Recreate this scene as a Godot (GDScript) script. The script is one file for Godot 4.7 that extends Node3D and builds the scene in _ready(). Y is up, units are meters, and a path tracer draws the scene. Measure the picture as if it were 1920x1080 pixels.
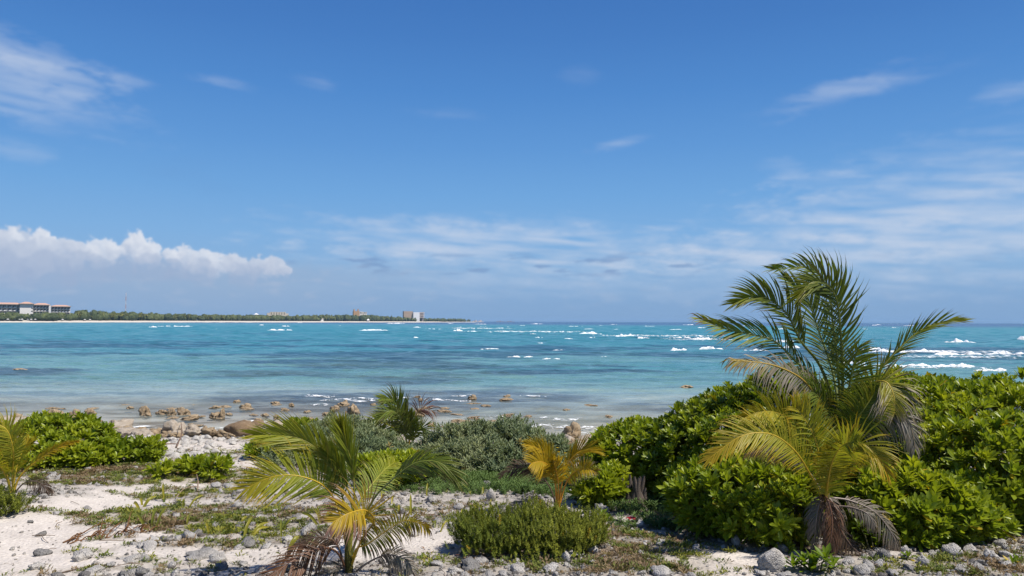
extends Node3D
# A coral shore: young coconut palms, naupaka bushes, rubble ground, a turquoise bay and a far resort coast.

const F := 1407.0            # focal length in photo pixels (1920 wide)
const EYE := Vector3(0, 3.5, 0)
const FAR_END := 16000.0
var cam: Camera3D
var view_basis: Basis
var rng := RandomNumberGenerator.new()
var nz := FastNoiseLite.new()      # broad noise
var nf := FastNoiseLite.new()      # fine fbm
var nw := FastNoiseLite.new()      # water
var nc := FastNoiseLite.new()      # cellular
var used := {}
var M := {}
var sand_spots := []
var soil_spots := []
var herb_spots := []

# ------------------------------------------------------------------ small helpers
func S(r: float, g: float, b: float) -> Color:      # picture colour to linear
	return Color(r / 255.0, g / 255.0, b / 255.0).srgb_to_linear()

func numbered(called: String) -> String:
	var n: int = used.get(called, 0)
	used[called] = n + 1
	return called if n == 0 else "%s_%03d" % [called, n]

func thing(called: String, label: String, category: String, at := Vector3.ZERO, group := "") -> Node3D:
	var o := Node3D.new()
	o.name = numbered(called)
	add_child(o)
	o.position = at
	tag(o, label, category, group)
	return o

func tag(o: Node, label: String, category: String, group := "") -> void:
	o.set_meta("label", label)
	o.set_meta("category", category)
	if group:
		o.set_meta("group", group)

func part(called: String, mesh: Mesh, mat: Material, parent: Node3D, at := Transform3D()) -> MeshInstance3D:
	var o := MeshInstance3D.new()
	if parent == self:
		o.name = numbered(called)
	else:
		var k := "%d|%s" % [parent.get_instance_id(), called]
		var n: int = used.get(k, 0)
		used[k] = n + 1
		o.name = called if n == 0 else "%s_%03d" % [called, n]
	o.mesh = mesh
	o.material_override = mat
	o.transform = at
	parent.add_child(o, true)
	return o

func struct(called: String, mesh: Mesh, mat: Material) -> MeshInstance3D:
	var o := part(called, mesh, mat, self)
	o.set_meta("kind", "structure")
	return o

func many(called: String, mesh: Mesh, mat: Material, places: Array, parent: Node3D, colors := []) -> MultiMeshInstance3D:
	var mm := MultiMesh.new()
	mm.transform_format = MultiMesh.TRANSFORM_3D
	mm.use_colors = colors.size() > 0
	mm.mesh = mesh
	mm.instance_count = places.size()
	for i in places.size():
		mm.set_instance_transform(i, places[i])
		if colors.size() > 0:
			mm.set_instance_color(i, colors[i])
	var o := MultiMeshInstance3D.new()
	if parent == self:
		o.name = numbered(called)
	else:
		var k := "%d|%s" % [parent.get_instance_id(), called]
		var n: int = used.get(k, 0)
		used[k] = n + 1
		o.name = called if n == 0 else "%s_%03d" % [called, n]
	o.multimesh = mm
	o.material_override = mat
	o.set_meta("kind", "stuff")
	parent.add_child(o, true)
	return o

func ss(a: float, b: float, x: float) -> float:
	var t := clampf((x - a) / (b - a), 0.0, 1.0)
	return t * t * (3.0 - 2.0 * t)

func ray(px: float, py: float) -> Vector3:           # through a place of the photograph, one metre deep
	return view_basis * Vector3((px - 960.0) / F, (540.0 - py) / F, -1.0)

func at(px: float, py: float, depth: float) -> Vector3:
	return EYE + ray(px, py) * depth

func ground_at(px: float, py: float) -> Vector3:     # where that sight line meets the ground
	var r := ray(px, py)
	var t := 2.0
	while t < 60.0:
		var p := EYE + r * t
		var gap := p.y - land(p.x, p.z)
		if gap < 0.004:
			break
		t += maxf(0.01, gap * 0.8)
	var q := EYE + r * t
	q.y = land(q.x, q.z)
	return q

func sea_at(px: float, py: float) -> Vector3:
	var r := ray(px, py)
	return EYE + r * (-EYE.y / minf(r.y, -0.0002))

class MB:                                            # collects triangles with normals and colours
	var v := PackedVector3Array()
	var n := PackedVector3Array()
	var c := PackedColorArray()
	var i := PackedInt32Array()
	func add(p: Vector3, nn: Vector3, col: Color) -> int:
		v.append(p)
		n.append(nn)
		c.append(col)
		return v.size() - 1
	func tri(a: int, b: int, d: int) -> void:
		i.append(a)
		if (v[d] - v[a]).cross(v[b] - v[a]).dot(n[a] + n[b] + n[d]) >= 0.0:
			i.append(b)
			i.append(d)
		else:
			i.append(d)
			i.append(b)
	func quad(a: int, b: int, d: int, e: int) -> void:
		tri(a, b, d)
		tri(a, d, e)
	func flat_quad(a: Vector3, b: Vector3, d: Vector3, e: Vector3, col: Color, out: Vector3) -> void:
		var nn := (b - a).cross(d - a).normalized()
		if nn.dot(out) < 0.0:
			nn = -nn
		quad(add(a, nn, col), add(b, nn, col), add(d, nn, col), add(e, nn, col))
	func box(p: Vector3, size: Vector3, col: Color, turn := 0.0) -> void:   # p: the middle of its underside
		var bs := Basis(Vector3.UP, turn)
		var h := size * 0.5
		for ax in 3:
			for sg in [-1.0, 1.0]:
				var nn := Vector3.ZERO
				nn[ax] = sg
				var u := Vector3.ZERO
				var w := Vector3.ZERO
				u[(ax + 1) % 3] = h[(ax + 1) % 3]
				w[(ax + 2) % 3] = h[(ax + 2) % 3]
				var o := nn * h[ax] + Vector3(0, h.y, 0)
				flat_quad(p + bs * (o - u - w), p + bs * (o + u - w), p + bs * (o + u + w), p + bs * (o - u + w), col, bs * nn)
	func tube(pts: Array, radii: Array, sides: int, col_a: Color, col_b: Color) -> void:
		var start := v.size()
		var side := Vector3.ZERO
		for k in pts.size():
			var t: Vector3 = (pts[mini(k + 1, pts.size() - 1)] - pts[maxi(k - 1, 0)]).normalized()
			if side == Vector3.ZERO:
				side = t.cross(Vector3(0.3, 0.2, 1)).normalized()
			side = (side - t * side.dot(t)).normalized()
			var up := side.cross(t)
			for s in sides:
				var a := TAU * s / sides
				var o := side * cos(a) + up * sin(a)
				add(pts[k] + o * radii[k], o, col_a.lerp(col_b, float(k) / (pts.size() - 1)))
		for k in pts.size() - 1:
			for s in sides:
				var s2 := (s + 1) % sides
				quad(start + k * sides + s, start + k * sides + s2, start + (k + 1) * sides + s2, start + (k + 1) * sides + s)
	func smooth() -> void:
		var m := PackedVector3Array()
		m.resize(v.size())
		for k in range(0, i.size(), 3):
			var f := (v[i[k + 2]] - v[i[k]]).cross(v[i[k + 1]] - v[i[k]])
			m[i[k]] += f
			m[i[k + 1]] += f
			m[i[k + 2]] += f
		for k in m.size():
			n[k] = m[k].normalized() if m[k].length_squared() > 1e-20 else Vector3.UP
	func mesh() -> ArrayMesh:
		var a := []
		a.resize(Mesh.ARRAY_MAX)
		a[Mesh.ARRAY_VERTEX] = v
		a[Mesh.ARRAY_NORMAL] = n
		a[Mesh.ARRAY_COLOR] = c
		a[Mesh.ARRAY_INDEX] = i
		var o := ArrayMesh.new()
		o.add_surface_from_arrays(Mesh.PRIMITIVE_TRIANGLES, a)
		return o

# ------------------------------------------------------------------ sky
var sky_keys := []
var sky_blobs := []
var row_blobs := []
var row_at := 1000.0
var puffs := []
var na := FastNoiseLite.new()
var ns := FastNoiseLite.new()

func sky_place(px: float, py: float) -> Vector2:     # degrees: azimuth, height
	var d := ray(px, py).normalized()
	return Vector2(rad_to_deg(atan2(d.x, -d.z)), rad_to_deg(asin(d.y)))

func sky_prepare() -> void:
	na.seed = 5
	na.noise_type = FastNoiseLite.TYPE_SIMPLEX_SMOOTH
	na.frequency = 1.0
	na.fractal_octaves = 5
	ns.seed = 6
	ns.noise_type = FastNoiseLite.TYPE_SIMPLEX_SMOOTH
	ns.frequency = 1.0
	ns.fractal_octaves = 3
	ns.fractal_gain = 0.4
	sky_keys = [[-90.0, S(40, 80, 100)], [-6.0, S(70, 120, 150)], [-0.6, S(120, 156, 194)], [0.0, S(133, 166, 205)], [1.5, S(135, 170, 210)], [4.0, S(139, 179, 220)], [6.5, S(128, 176, 224)], [9.5, S(113, 167, 222)],
		[13.0, S(97, 153, 215)], [17.0, S(82, 139, 206)], [21.0, S(72, 126, 195)], [25.0, S(64, 116, 186)], [45.0, S(46, 93, 167)], [90.0, S(35, 75, 148)]]
	# [x, y, half width, half height, tilt, strength, streakiness] in photo places
	for b in [[40, 116, 120, 34, 0.2, 0.7, 0.4], [40, 175, 150, 50, 0.12, 0.36, 0.9], [20, 275, 60, 16, 0.1, 0.3, 0.6], [415, 153, 52, 9, 0.05, 0.26, 0.8], [600, 156, 38, 11, 0.1, 0.26, 0.8], [235, 152, 40, 11, 0.1, 0.25, 0.8],
			[1575, 172, 105, 20, -0.2, 0.42, 0.8], [1700, 150, 110, 12, -0.16, 0.16, 0.9], [1160, 269, 48, 9, -0.18, 0.34, 0.7], [1910, 168, 60, 16, -0.1, 0.35, 0.7], [1480, 318, 45, 18, 0.35, 0.25, 0.8], [1560, 335, 90, 22, 0.0, 0.15, 0.9],
			[1800, 330, 300, 70, -0.18, 0.3, 1.0], [1720, 405, 380, 62, -0.1, 0.5, 1.0], [1900, 440, 300, 70, -0.05, 0.4, 1.0], [1560, 470, 400, 40, -0.03, 0.42, 1.0], [950, 445, 340, 34, 0.02, 0.5, 1.0], [1050, 475, 400, 38, 0.0, 0.45, 1.0],
			[830, 455, 280, 40, 0.04, 0.3, 1.0], [900, 520, 500, 40, 0.0, 0.22, 1.0], [1500, 520, 600, 40, 0.0, 0.22, 1.0], [330, 322, 60, 22, -0.1, -0.12, 0.5], [400, 352, 50, 14, 0.05, -0.14, 0.5], [1090, 140, 40, 14, 0.0, 0.1, 0.6], [840, 214, 60, 10, 0.0, 0.12, 0.8]]:
		var p := sky_place(b[0], b[1])
		sky_blobs.append([p.x, p.y, rad_to_deg(b[2] / F), rad_to_deg(b[3] / F), -float(b[4]), float(b[5]) * (0.66 if b[6] > 0.95 else 0.66), float(b[6])])
	# cumulus puffs, back to front: x, y, radius, brightness
	for b in [[-60, 470, 60, 0.7], [30, 455, 34, 0.75], [20, 437, 17, 1.0], [-15, 445, 22, 0.8], [82, 450, 24, 1.0], [68, 462, 26, 0.92], [92, 440, 12, 1.0], [255, 462, 30, 1.0], [262, 446, 18, 1.0], [240, 455, 16, 0.97], [280, 474, 24, 1.0], [190, 470, 30, 0.97], [165, 467, 17, 0.95], [212, 464, 15, 1.0],
			[345, 480, 26, 0.95], [380, 486, 28, 0.95], [405, 492, 24, 0.93], [325, 474, 15, 0.97], [115, 474, 36, 0.8], [135, 460, 18, 0.85], [48, 484, 40, 0.7], [430, 486, 16, 0.86], [445, 494, 24, 0.85], [515, 497, 24, 0.8], [490, 496, 26, 0.78], [535, 500, 14, 0.8], [10, 506, 40, 0.5], [160, 504, 38, 0.5], [280, 500, 34, 0.5], [375, 508, 30, 0.52], [460, 512, 28, 0.54], [225, 500, 28, 0.5], [90, 508, 44, 0.48], [330, 504, 24, 0.5]]:
		var p := sky_place(b[0], b[1])
		puffs.append([p.x, p.y - 0.25, 0.94 * rad_to_deg(b[2] / F), float(b[3])])

func sky_color(az: float, el: float) -> Color:
	var c: Color = sky_keys[0][1]
	for k in range(1, sky_keys.size()):
		if el <= sky_keys[k][0] or k == sky_keys.size() - 1:
			c = (sky_keys[k - 1][1] as Color).lerp(sky_keys[k][1], clampf((el - sky_keys[k - 1][0]) / (sky_keys[k][0] - sky_keys[k - 1][0]), 0.0, 1.0))
			break
	if el < -1.0:
		return c
	var white := S(203, 214, 232)
	# broad thin veils everywhere, drawn on a plane high above so that they lie flat
	var rad := deg_to_rad(az)
	var e := deg_to_rad(maxf(el, 0.4))
	var far := 1.0 / (sin(e) + 0.06)
	var q := Vector2(sin(rad), -cos(rad)) * far * cos(e)
	var streak := 0.0
	var fine := 0.0
	var known := false
	var out_of_view := ss(38.0, 60.0, absf(az)) + ss(24.0, 34.0, el)
	var veil := 0.0
	if out_of_view > 0.0:
		veil = ss(0.05, 0.6, na.get_noise_2d(q.x * 0.5, q.y * 0.9 + 9.0) + 0.15) * 0.3 * minf(out_of_view, 1.0)
	var grey := 0.0
	if el != row_at:                                 # keep the veils that reach this height
		row_at = el
		row_blobs = sky_blobs.filter(func(b): return absf(el - b[1]) <= b[3] * 2.4 + b[2] * 1.8 * absf(b[4]))
	for b in row_blobs:
		var dx: float = az - b[0]
		var dy: float = el - b[1]
		if absf(dx) > b[2] * 1.8 or absf(dy) > b[3] * 3.0 + b[2] * absf(b[4]) * 2.0:
			continue
		dy -= dx * b[4]
		if absf(dy) > b[3] * 2.4:
			continue
		if not known:
			known = true
			streak = ns.get_noise_2d(az * 0.05 + 30.0, el * 0.6 + az * 0.03) * 0.6 + ns.get_noise_2d(az * 0.16, el * 1.5 + az * 0.1) * 0.45
			fine = ns.get_noise_2d(az * 0.28 + 50.0, el * 0.8) + 0.35 * ns.get_noise_2d(az * 1.1, el * 3.0)
		var r: float = sqrt(dx * dx / (b[2] * b[2]) + dy * dy / (b[3] * b[3]))
		var m := ss(1.5, 0.1, r + fine * 0.6)
		var k: float = m * clampf(lerpf(1.0 + fine * 1.0, 0.8 + streak * 1.6 + fine * 0.25, b[6]), 0.0, 1.3) * absf(b[5])
		if b[5] > 0.0:
			veil = veil + k * (1.0 - veil)
		else:
			grey = maxf(grey, k)
	c = c.lerp(white, clampf(veil, 0.0, 0.85))
	c = c.lerp(S(105, 140, 190), grey)
	# small dark cloudlets on the horizon side
	var low := ss(3.2, 3.9, el) * ss(5.6, 4.4, el)
	if low > 0.0:
		var d := ss(0.12, 0.5, na.get_noise_2d(az * 0.22 + 7.0, el * 1.3) + 0.1 * sin(az)) * low * ss(-19.0, -14.0, az) * (ss(16.0, 12.0, az) + 0.25)
		c = c.lerp(S(113, 146, 192), d * 0.5)
	# the grey-blue bank low on the left and its soft cloudlets
	var left := ss(3.0, -22.0, az)
	if el < 7.0 and el > -0.5:
		var top := 3.9 + na.get_noise_2d(az * 0.3, 3.0) * 0.5
		var bank := ss(top + 1.0, top - 0.6, el) * left * (1.0 if az > -75.0 else ss(-110.0, -75.0, az))
		c = c.lerp(S(153, 178, 209).lerp(S(144, 172, 207), ss(3.0, 0.0, el)), bank * 0.85)
		var puffy := ss(0.05, 0.7, na.get_noise_2d(az * 0.33, el * 1.1 + 40.0)) * ss(0.6, 1.6, el) * ss(5.0, 3.4, el)
		c = c.lerp(S(172, 187, 212), puffy * 0.55 * (0.35 + 0.65 * left))
	# heaped clouds
	if az > -42.0 and az < -10.0 and el > 2.0 and el < 9.0:
		var wx := na.get_noise_2d(az * 0.8, el * 0.8) * 0.75 + na.get_noise_2d(az * 2.4, el * 2.4 + 8.0) * 0.3
		var wy := na.get_noise_2d(az * 0.8 + 20.0, el * 0.8) * 0.55 + na.get_noise_2d(az * 2.4 + 11.0, el * 2.4) * 0.28
		for p in puffs:
			var dx: float = (az + wx * 0.7 - p[0]) / p[2]
			var dy: float = (el + wy * 0.7 - p[1]) / p[2]
			var r := sqrt(dx * dx + dy * dy)
			if r < 1.15:
				var a := ss(1.06, 0.82, r) * ss(-1.15, -0.1, dy)
				var lit: float = clampf(0.62 + 0.30 * dy + 0.14 * dx + wx * 0.18, 0.0, 1.0)
				var base := S(150, 170, 203).lerp(S(238, 241, 247), lit * clampf(float(p[3]) * 1.55 - 0.62, 0.0, 1.0))
				c = c.lerp(base, a * (0.9 if p[3] > 0.6 else 0.5))
	return c

func make_sky() -> Sky:
	sky_prepare()
	var w := 4096
	var h := 2048
	var small := Image.create_empty(512, 256, false, Image.FORMAT_RGBAF)
	for y in 256:
		var el := 90.0 - (y + 0.5) / 256.0 * 180.0
		for x in 512:
			small.set_pixel(x, y, sky_color((x + 0.5) / 512.0 * 360.0 - 180.0, el))
	var turned := Image.create_empty(512, 256, false, Image.FORMAT_RGBAF)      # straight ahead lies at the picture's edge
	turned.blit_rect(small, Rect2i(0, 0, 256, 256), Vector2i(256, 0))
	turned.blit_rect(small, Rect2i(256, 0, 256, 256), Vector2i(0, 0))
	small = turned
	small.resize(w, h, Image.INTERPOLATE_CUBIC)
	var x0 := int((180.0 - 44.0) / 360.0 * w)
	var x1 := w - x0
	var y0 := int((90.0 - 29.0) / 180.0 * h)
	var y1 := int((90.0 + 2.0) / 180.0 * h)
	for y in range(y0, y1):
		var el := 90.0 - (y + 0.5) / h * 180.0
		for x in range(x0, x1):
			small.set_pixel((x + w / 2) % w, y, sky_color((x + 0.5) / w * 360.0 - 180.0, el))
	var m := PanoramaSkyMaterial.new()
	m.panorama = ImageTexture.create_from_image(small)
	var s := Sky.new()
	s.sky_material = m
	return s

# ------------------------------------------------------------------ land and sea
func shore(x: float) -> float:                       # how far out the water's edge lies
	return 24.0 - clampf((x + 9.0) * 0.16, -0.6, 2.6) + maxf(x - 6.0, 0.0) * 0.25 + nz.get_noise_2d(x * 0.9, 40.0) * 1.1 + nz.get_noise_2d(x * 4.0, 41.0) * 0.4

func land(x: float, z: float) -> float:
	var s := shore(x) + z                            # metres inland of the edge
	var n := nz.get_noise_2d(x * 2.2, z * 2.2)
	if s < 0.0:
		var y := -0.02 + maxf(s, -14.0) * 0.022 + n * 0.10 * minf(1.0, -s * 0.4)
		if s < -14.0:
			y += maxf(s + 14.0, -200.0) * 0.02
		return y
	var k := 0.32 * ss(0.0, 3.0, s) + 0.058 * maxf(s - 1.5, 0.0)
	if s > 17.0:
		k -= (s - 17.0) * 0.045
	return -0.02 + k + n * 0.09 * minf(1.0, s) + nf.get_noise_2d(x * 6.0, z * 6.0) * 0.018 * minf(1.0, s)

func wave(x: float, z: float) -> float:
	var d := -z
	var near := ss(20.0, 60.0, d)
	var a := lerpf(0.012, 0.10, near) + 0.16 * ss(60.0, 170.0, d) + 0.2 * ss(170.0, 500.0, d)
	var xx := x * 0.995 + z * 0.1
	var zz := z - x * 0.08
	var big := nw.get_noise_2d(xx * 0.045, zz * 0.16)
	var mid := nw.get_noise_2d(xx * 0.16 + 70.0, zz * 0.5)
	var small := nw.get_noise_2d(xx * 0.7 + 31.0, zz * 1.3)
	return a * ((1.0 - absf(big)) * 0.9 - 0.7 + mid * 1.1) + small * (0.035 + 0.09 * near)

func spots_at(list: Array, x: float, z: float, wob: float) -> float:
	var m := 0.0
	for b in list:
		var dx: float = (x - b[0]) / b[2]
		var dz: float = (z - b[1]) / b[3]
		if absf(dx) > 1.8 or absf(dz) > 1.8:
			continue
		m = maxf(m, ss(1.25, 0.7, sqrt(dx * dx + dz * dz) + wob * 0.5) * b[4])
	return m

func spot(list: Array, px: float, py: float, rx: float, rz: float, k := 1.0) -> void:
	var p := ground_at(px, py)
	list.append([p.x, p.z, rx, rz, k])

func zones() -> void:
	for b in [[20, 1040, 2.0, 1.3], [-60, 970, 2.3, 1.1], [150, 985, 1.4, 0.8], [225, 945, 1.1, 0.7], [280, 915, 0.8, 0.6], [330, 836, 3.0, 1.3], [440, 838, 2.2, 1.0], [440, 880, 0.7, 2.0], [260, 1060, 1.6, 0.5, 0.6], [735, 1030, 0.9, 0.7], [800, 1010, 0.6, 0.5, 0.7], [1400, 1050, 0.8, 0.35], [1290, 1060, 0.6, 0.3, 0.8], [700, 830, 2.4, 1.2, 0.8], [180, 905, 1.6, 0.5, 0.5], [1090, 850, 1.5, 1.5, 0.9], [420, 1040, 1.0, 0.5, 0.7]]:
		spot(sand_spots, b[0], b[1], b[2], b[3], b[4] if b.size() > 4 else 1.0)
	for b in [[1010, 1030, 1.3, 0.5, 1.0], [1190, 950, 0.7, 0.5, 0.8], [1400, 975, 1.6, 0.7, 0.9], [1750, 960, 2.6, 1.0, 0.7], [640, 880, 2.0, 1.2, 0.7], [900, 880, 2.6, 1.8, 0.6], [110, 872, 1.6, 0.8, 0.8], [350, 975, 0.9, 0.5, 0.6], [1540, 1030, 0.6, 0.4, 0.8], [280, 862, 1.0, 0.7, 0.5], [1300, 900, 2.0, 1.5, 1.0]]:
		spot(soil_spots, b[0], b[1], b[2], b[3], b[4])
	# low creeping plants: place, radii, density
	for b in [[180, 893, 1.9, 0.8, 1.0], [300, 880, 1.3, 0.7, 0.9], [390, 895, 1.2, 0.8, 0.9], [340, 925, 0.9, 0.5, 0.8], [350, 968, 1.35, 0.75, 1.0], [300, 975, 0.7, 0.4, 1.0], [400, 985, 0.8, 0.4, 0.9], [210, 1010, 0.3, 0.1, 0.7], [170, 1030, 0.3, 0.12, 0.6], [620, 960, 0.9, 0.6, 0.5], [850, 980, 0.4, 0.2, 0.5], [470, 1010, 0.8, 0.3, 0.6], [450, 985, 1.0, 0.4, 0.8], [300, 1022, 0.35, 0.12, 1.0], [395, 1018, 0.35, 0.1, 0.8], [240, 1045, 0.3, 0.1, 0.8], [255, 1068, 0.5, 0.08, 1.0], [430, 1023, 0.3, 0.15, 1.0], [90, 960, 0.6, 0.2, 0.6], [380, 850, 1.2, 0.5, 0.6],
			[800, 920, 1.3, 0.5, 0.6], [950, 900, 2.4, 1.2, 1.0], [1050, 905, 1.6, 1.0, 1.0], [1110, 930, 0.9, 0.6, 0.9], [880, 890, 1.6, 1.0, 1.0], [760, 960, 0.8, 0.3, 0.5], [700, 900, 1.0, 0.6, 0.7], [1290, 955, 1.3, 0.5, 1.0], [1330, 985, 1.0, 0.35, 1.0], [1240, 945, 1.0, 0.5, 0.9], [1210, 1030, 0.5, 0.35, 0.9], [1170, 1000, 0.5, 0.3, 0.8], [1160, 1060, 0.7, 0.2, 0.9], [1250, 1065, 0.5, 0.2, 0.9],
			[1270, 1010, 0.5, 0.3, 0.8], [1340, 1030, 0.4, 0.2, 0.6], [1800, 1010, 0.9, 0.4, 0.7], [1870, 1050, 0.7, 0.3, 0.8], [1720, 1005, 0.5, 0.3, 0.8], [1880, 985, 0.8, 0.4, 0.7], [900, 1065, 0.5, 0.15, 0.5], [560, 990, 0.9, 0.5, 0.4], [520, 960, 0.9, 0.5, 0.5], [770, 1050, 0.2, 0.12, 0.8], [800, 1065, 0.3, 0.15, 0.8], [1840, 1030, 0.5, 0.25, 0.8], [1650, 1060, 0.7, 0.3, 0.5], [1760, 1065, 0.9, 0.3, 0.7], [1880, 1075, 0.8, 0.25, 0.7], [1000, 1068, 1.0, 0.25, 0.45], [1110, 1055, 0.8, 0.35, 0.7], [1220, 1055, 0.9, 0.35, 0.8], [1200, 1015, 0.8, 0.4, 0.7], [880, 1050, 0.6, 0.25, 0.5], [820, 970, 0.9, 0.5, 0.45], [700, 960, 0.8, 0.5, 0.4], [900, 950, 0.8, 0.4, 0.5], [500, 1000, 0.8, 0.4, 0.5], [60, 900, 1.0, 0.4, 0.5], [230, 872, 1.6, 0.5, 0.8], [340, 1060, 0.6, 0.2, 0.4], [120, 1070, 0.5, 0.12, 0.5]]:
		spot(herb_spots, b[0], b[1], b[2], b[3], b[4])

func ground_mix(x: float, z: float) -> Vector3:      # sand, soil, herb
	var n := nf.get_noise_2d(x * 1.2, z * 1.2)
	var n2 := nf.get_noise_2d(x * 3.0 + 60.0, z * 3.0)
	return Vector3(spots_at(sand_spots, x, z, n * 1.2 + n2 * 0.5), spots_at(soil_spots, x, z, n2), spots_at(herb_spots, x, z, n2 * 1.3))

func land_color(x: float, z: float, y: float) -> Color:
	var s := shore(x) + z
	var n := nf.get_noise_2d(x * 2.0, z * 2.0)
	var n2 := nf.get_noise_2d(x * 9.0, z * 9.0)
	var m := ground_mix(x, z)
	var sand := Color(0.635, 0.585, 0.525)
	var grit := Color(0.49, 0.455, 0.41).lerp(Color(0.33, 0.305, 0.27), clampf(0.5 + n * 1.3 + n2 * 0.8, 0.0, 1.0))
	var c := grit.lerp(sand, clampf(m.x * (0.86 + n * 0.7 + n2 * 0.6), 0.0, 1.0))
	c = c.lerp(Color(0.14, 0.075, 0.045).lerp(Color(0.2, 0.16, 0.12), 0.5 + n2), m.y * (0.75 - 0.4 * m.x))
	c = c.lerp(Color(0.20, 0.175, 0.115), m.z * 0.5)
	if s < 4.0:                                      # tan limestone ledge, darker where it is wet
		var ledge := Color(0.46, 0.38, 0.28).lerp(Color(0.56, 0.52, 0.46), clampf(0.5 + n * 1.5, 0.0, 1.0))
		c = c.lerp(ledge, ss(3.2, 1.8, s) * (1.0 - m.x * 0.6))
	if s < 0.6:
		var bed := Color(0.60, 0.57, 0.49).lerp(Color(0.26, 0.21, 0.13), ss(-0.1, 0.5, nf.get_noise_2d(x * 0.35, z * 0.8) + 0.25 * ss(-3.0, -9.0, s)))
		c = c.lerp(bed, ss(0.6, -0.2, s))
	return c

func make_land() -> void:
	var rows := []
	var d := -3.0
	while d < 32.0:
		rows.append(d)
		d += maxf(0.045, (d + 1.0) * 0.0085)
	while d < FAR_END:
		rows.append(d)
		d += maxf(0.4, (d - 20.0) * 0.12)
	rows.append(FAR_END)
	var nx := 300
	var v := PackedVector3Array()
	var c := PackedColorArray()
	for r in rows:
		for k in nx + 1:
			var u := (float(k) / nx * 2.0 - 1.0) * 1.25
			var x: float = u * (r + 4.0)
			var y := land(x, -r)
			v.append(Vector3(x, y, -r))
			c.append(land_color(x, -r, y) if r < 60.0 else Color(0.4, 0.4, 0.33))
	struct("beach_ground", sheet(v, c, nx + 1, rows.size()), M.ground)

func sheet(v: PackedVector3Array, c: PackedColorArray, w: int, h: int) -> ArrayMesh:
	var b := MB.new()
	b.v = v
	b.c = c
	b.n.resize(v.size())
	var idx := PackedInt32Array()
	for r in h - 1:
		for k in w - 1:
			var a := r * w + k
			idx.append_array([a, a + w, a + 1, a + 1, a + w, a + w + 1])
	b.i = idx
	b.smooth()
	return b.mesh()

func sea_color(x: float, z: float) -> Color:
	var d := -z
	var n := nf.get_noise_2d(x * 0.02, z * 0.09)
	# what the water column and the bed under it send back
	var shallow := Color(0.30, 0.345, 0.305)
	var mid := Color(0.135, 0.262, 0.245)
	var bay := Color(0.048, 0.205, 0.235)
	var out := Color(0.026, 0.198, 0.218)
	var deep := Color(0.006, 0.045, 0.12)
	var off := d - shore(clampf(x, -30.0, 12.0))
	var c := shallow.lerp(mid, ss(2.0, 22.0, off + n * 8.0))
	c = c.lerp(bay, ss(32.0, 110.0, d + n * 40.0))
	c = c.lerp(out, ss(110.0, 260.0, d + n * 60.0))
	c = c.lerp(deep, ss(520.0, 1300.0, d * (1.0 + 0.6 * clampf(x / maxf(d, 1.0) + 0.05, -0.9, 0.6))))
	# meadows of dark weed on the bed
	var g := nf.get_noise_2d(x * 0.035 + 90.0, z * 0.075) + 0.5 * nf.get_noise_2d(x * 0.16, z * 0.3 + 33.0)
	var band := 0.75 * ss(27.0, 31.0, d) * ss(42.0, 36.0, d) * ss(-14.0, -3.0, x + d * 0.05) + 0.5 * ss(70.0, 85.0, d) * ss(125.0, 100.0, d) + 0.32 * ss(24.0, 30.0, d) * ss(150.0, 90.0, d)
	var weed := ss(0.24, 0.5, g * 0.8 + band * 0.62)
	c = c.lerp(Color(0.035, 0.04, 0.05).lerp(Color(0.014, 0.045, 0.07), ss(40.0, 80.0, d)), weed * 0.72 * ss(420.0, 200.0, d))
	c = c.lerp(Color(0.12, 0.20, 0.15), ss(0.1, 0.55, nf.get_noise_2d(x * 0.05, z * 0.12 + 77.0)) * 0.3 * ss(120.0, 50.0, d))
	var mott := nf.get_noise_2d(x * 0.5 + 15.0, z * 0.9) + 0.6 * nf.get_noise_2d(x * 1.8, z * 3.0 + 11.0)
	var close := ss(22.0, 3.0, off)
	c = c.lerp(Color(0.15, 0.16, 0.12), ss(0.08, 0.42, mott) * close * 0.55)
	c = c.lerp(Color(0.40, 0.47, 0.43), ss(-0.02, -0.4, mott) * close * 0.65)
	# long streaks of darker bed and wave backs
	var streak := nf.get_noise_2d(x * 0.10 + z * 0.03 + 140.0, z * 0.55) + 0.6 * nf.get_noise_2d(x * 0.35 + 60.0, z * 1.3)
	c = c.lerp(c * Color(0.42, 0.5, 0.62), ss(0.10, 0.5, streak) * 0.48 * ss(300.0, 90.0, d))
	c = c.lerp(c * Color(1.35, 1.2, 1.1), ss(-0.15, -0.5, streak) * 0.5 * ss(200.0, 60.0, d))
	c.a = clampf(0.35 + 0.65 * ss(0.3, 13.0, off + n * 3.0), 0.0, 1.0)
	return c

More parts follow.
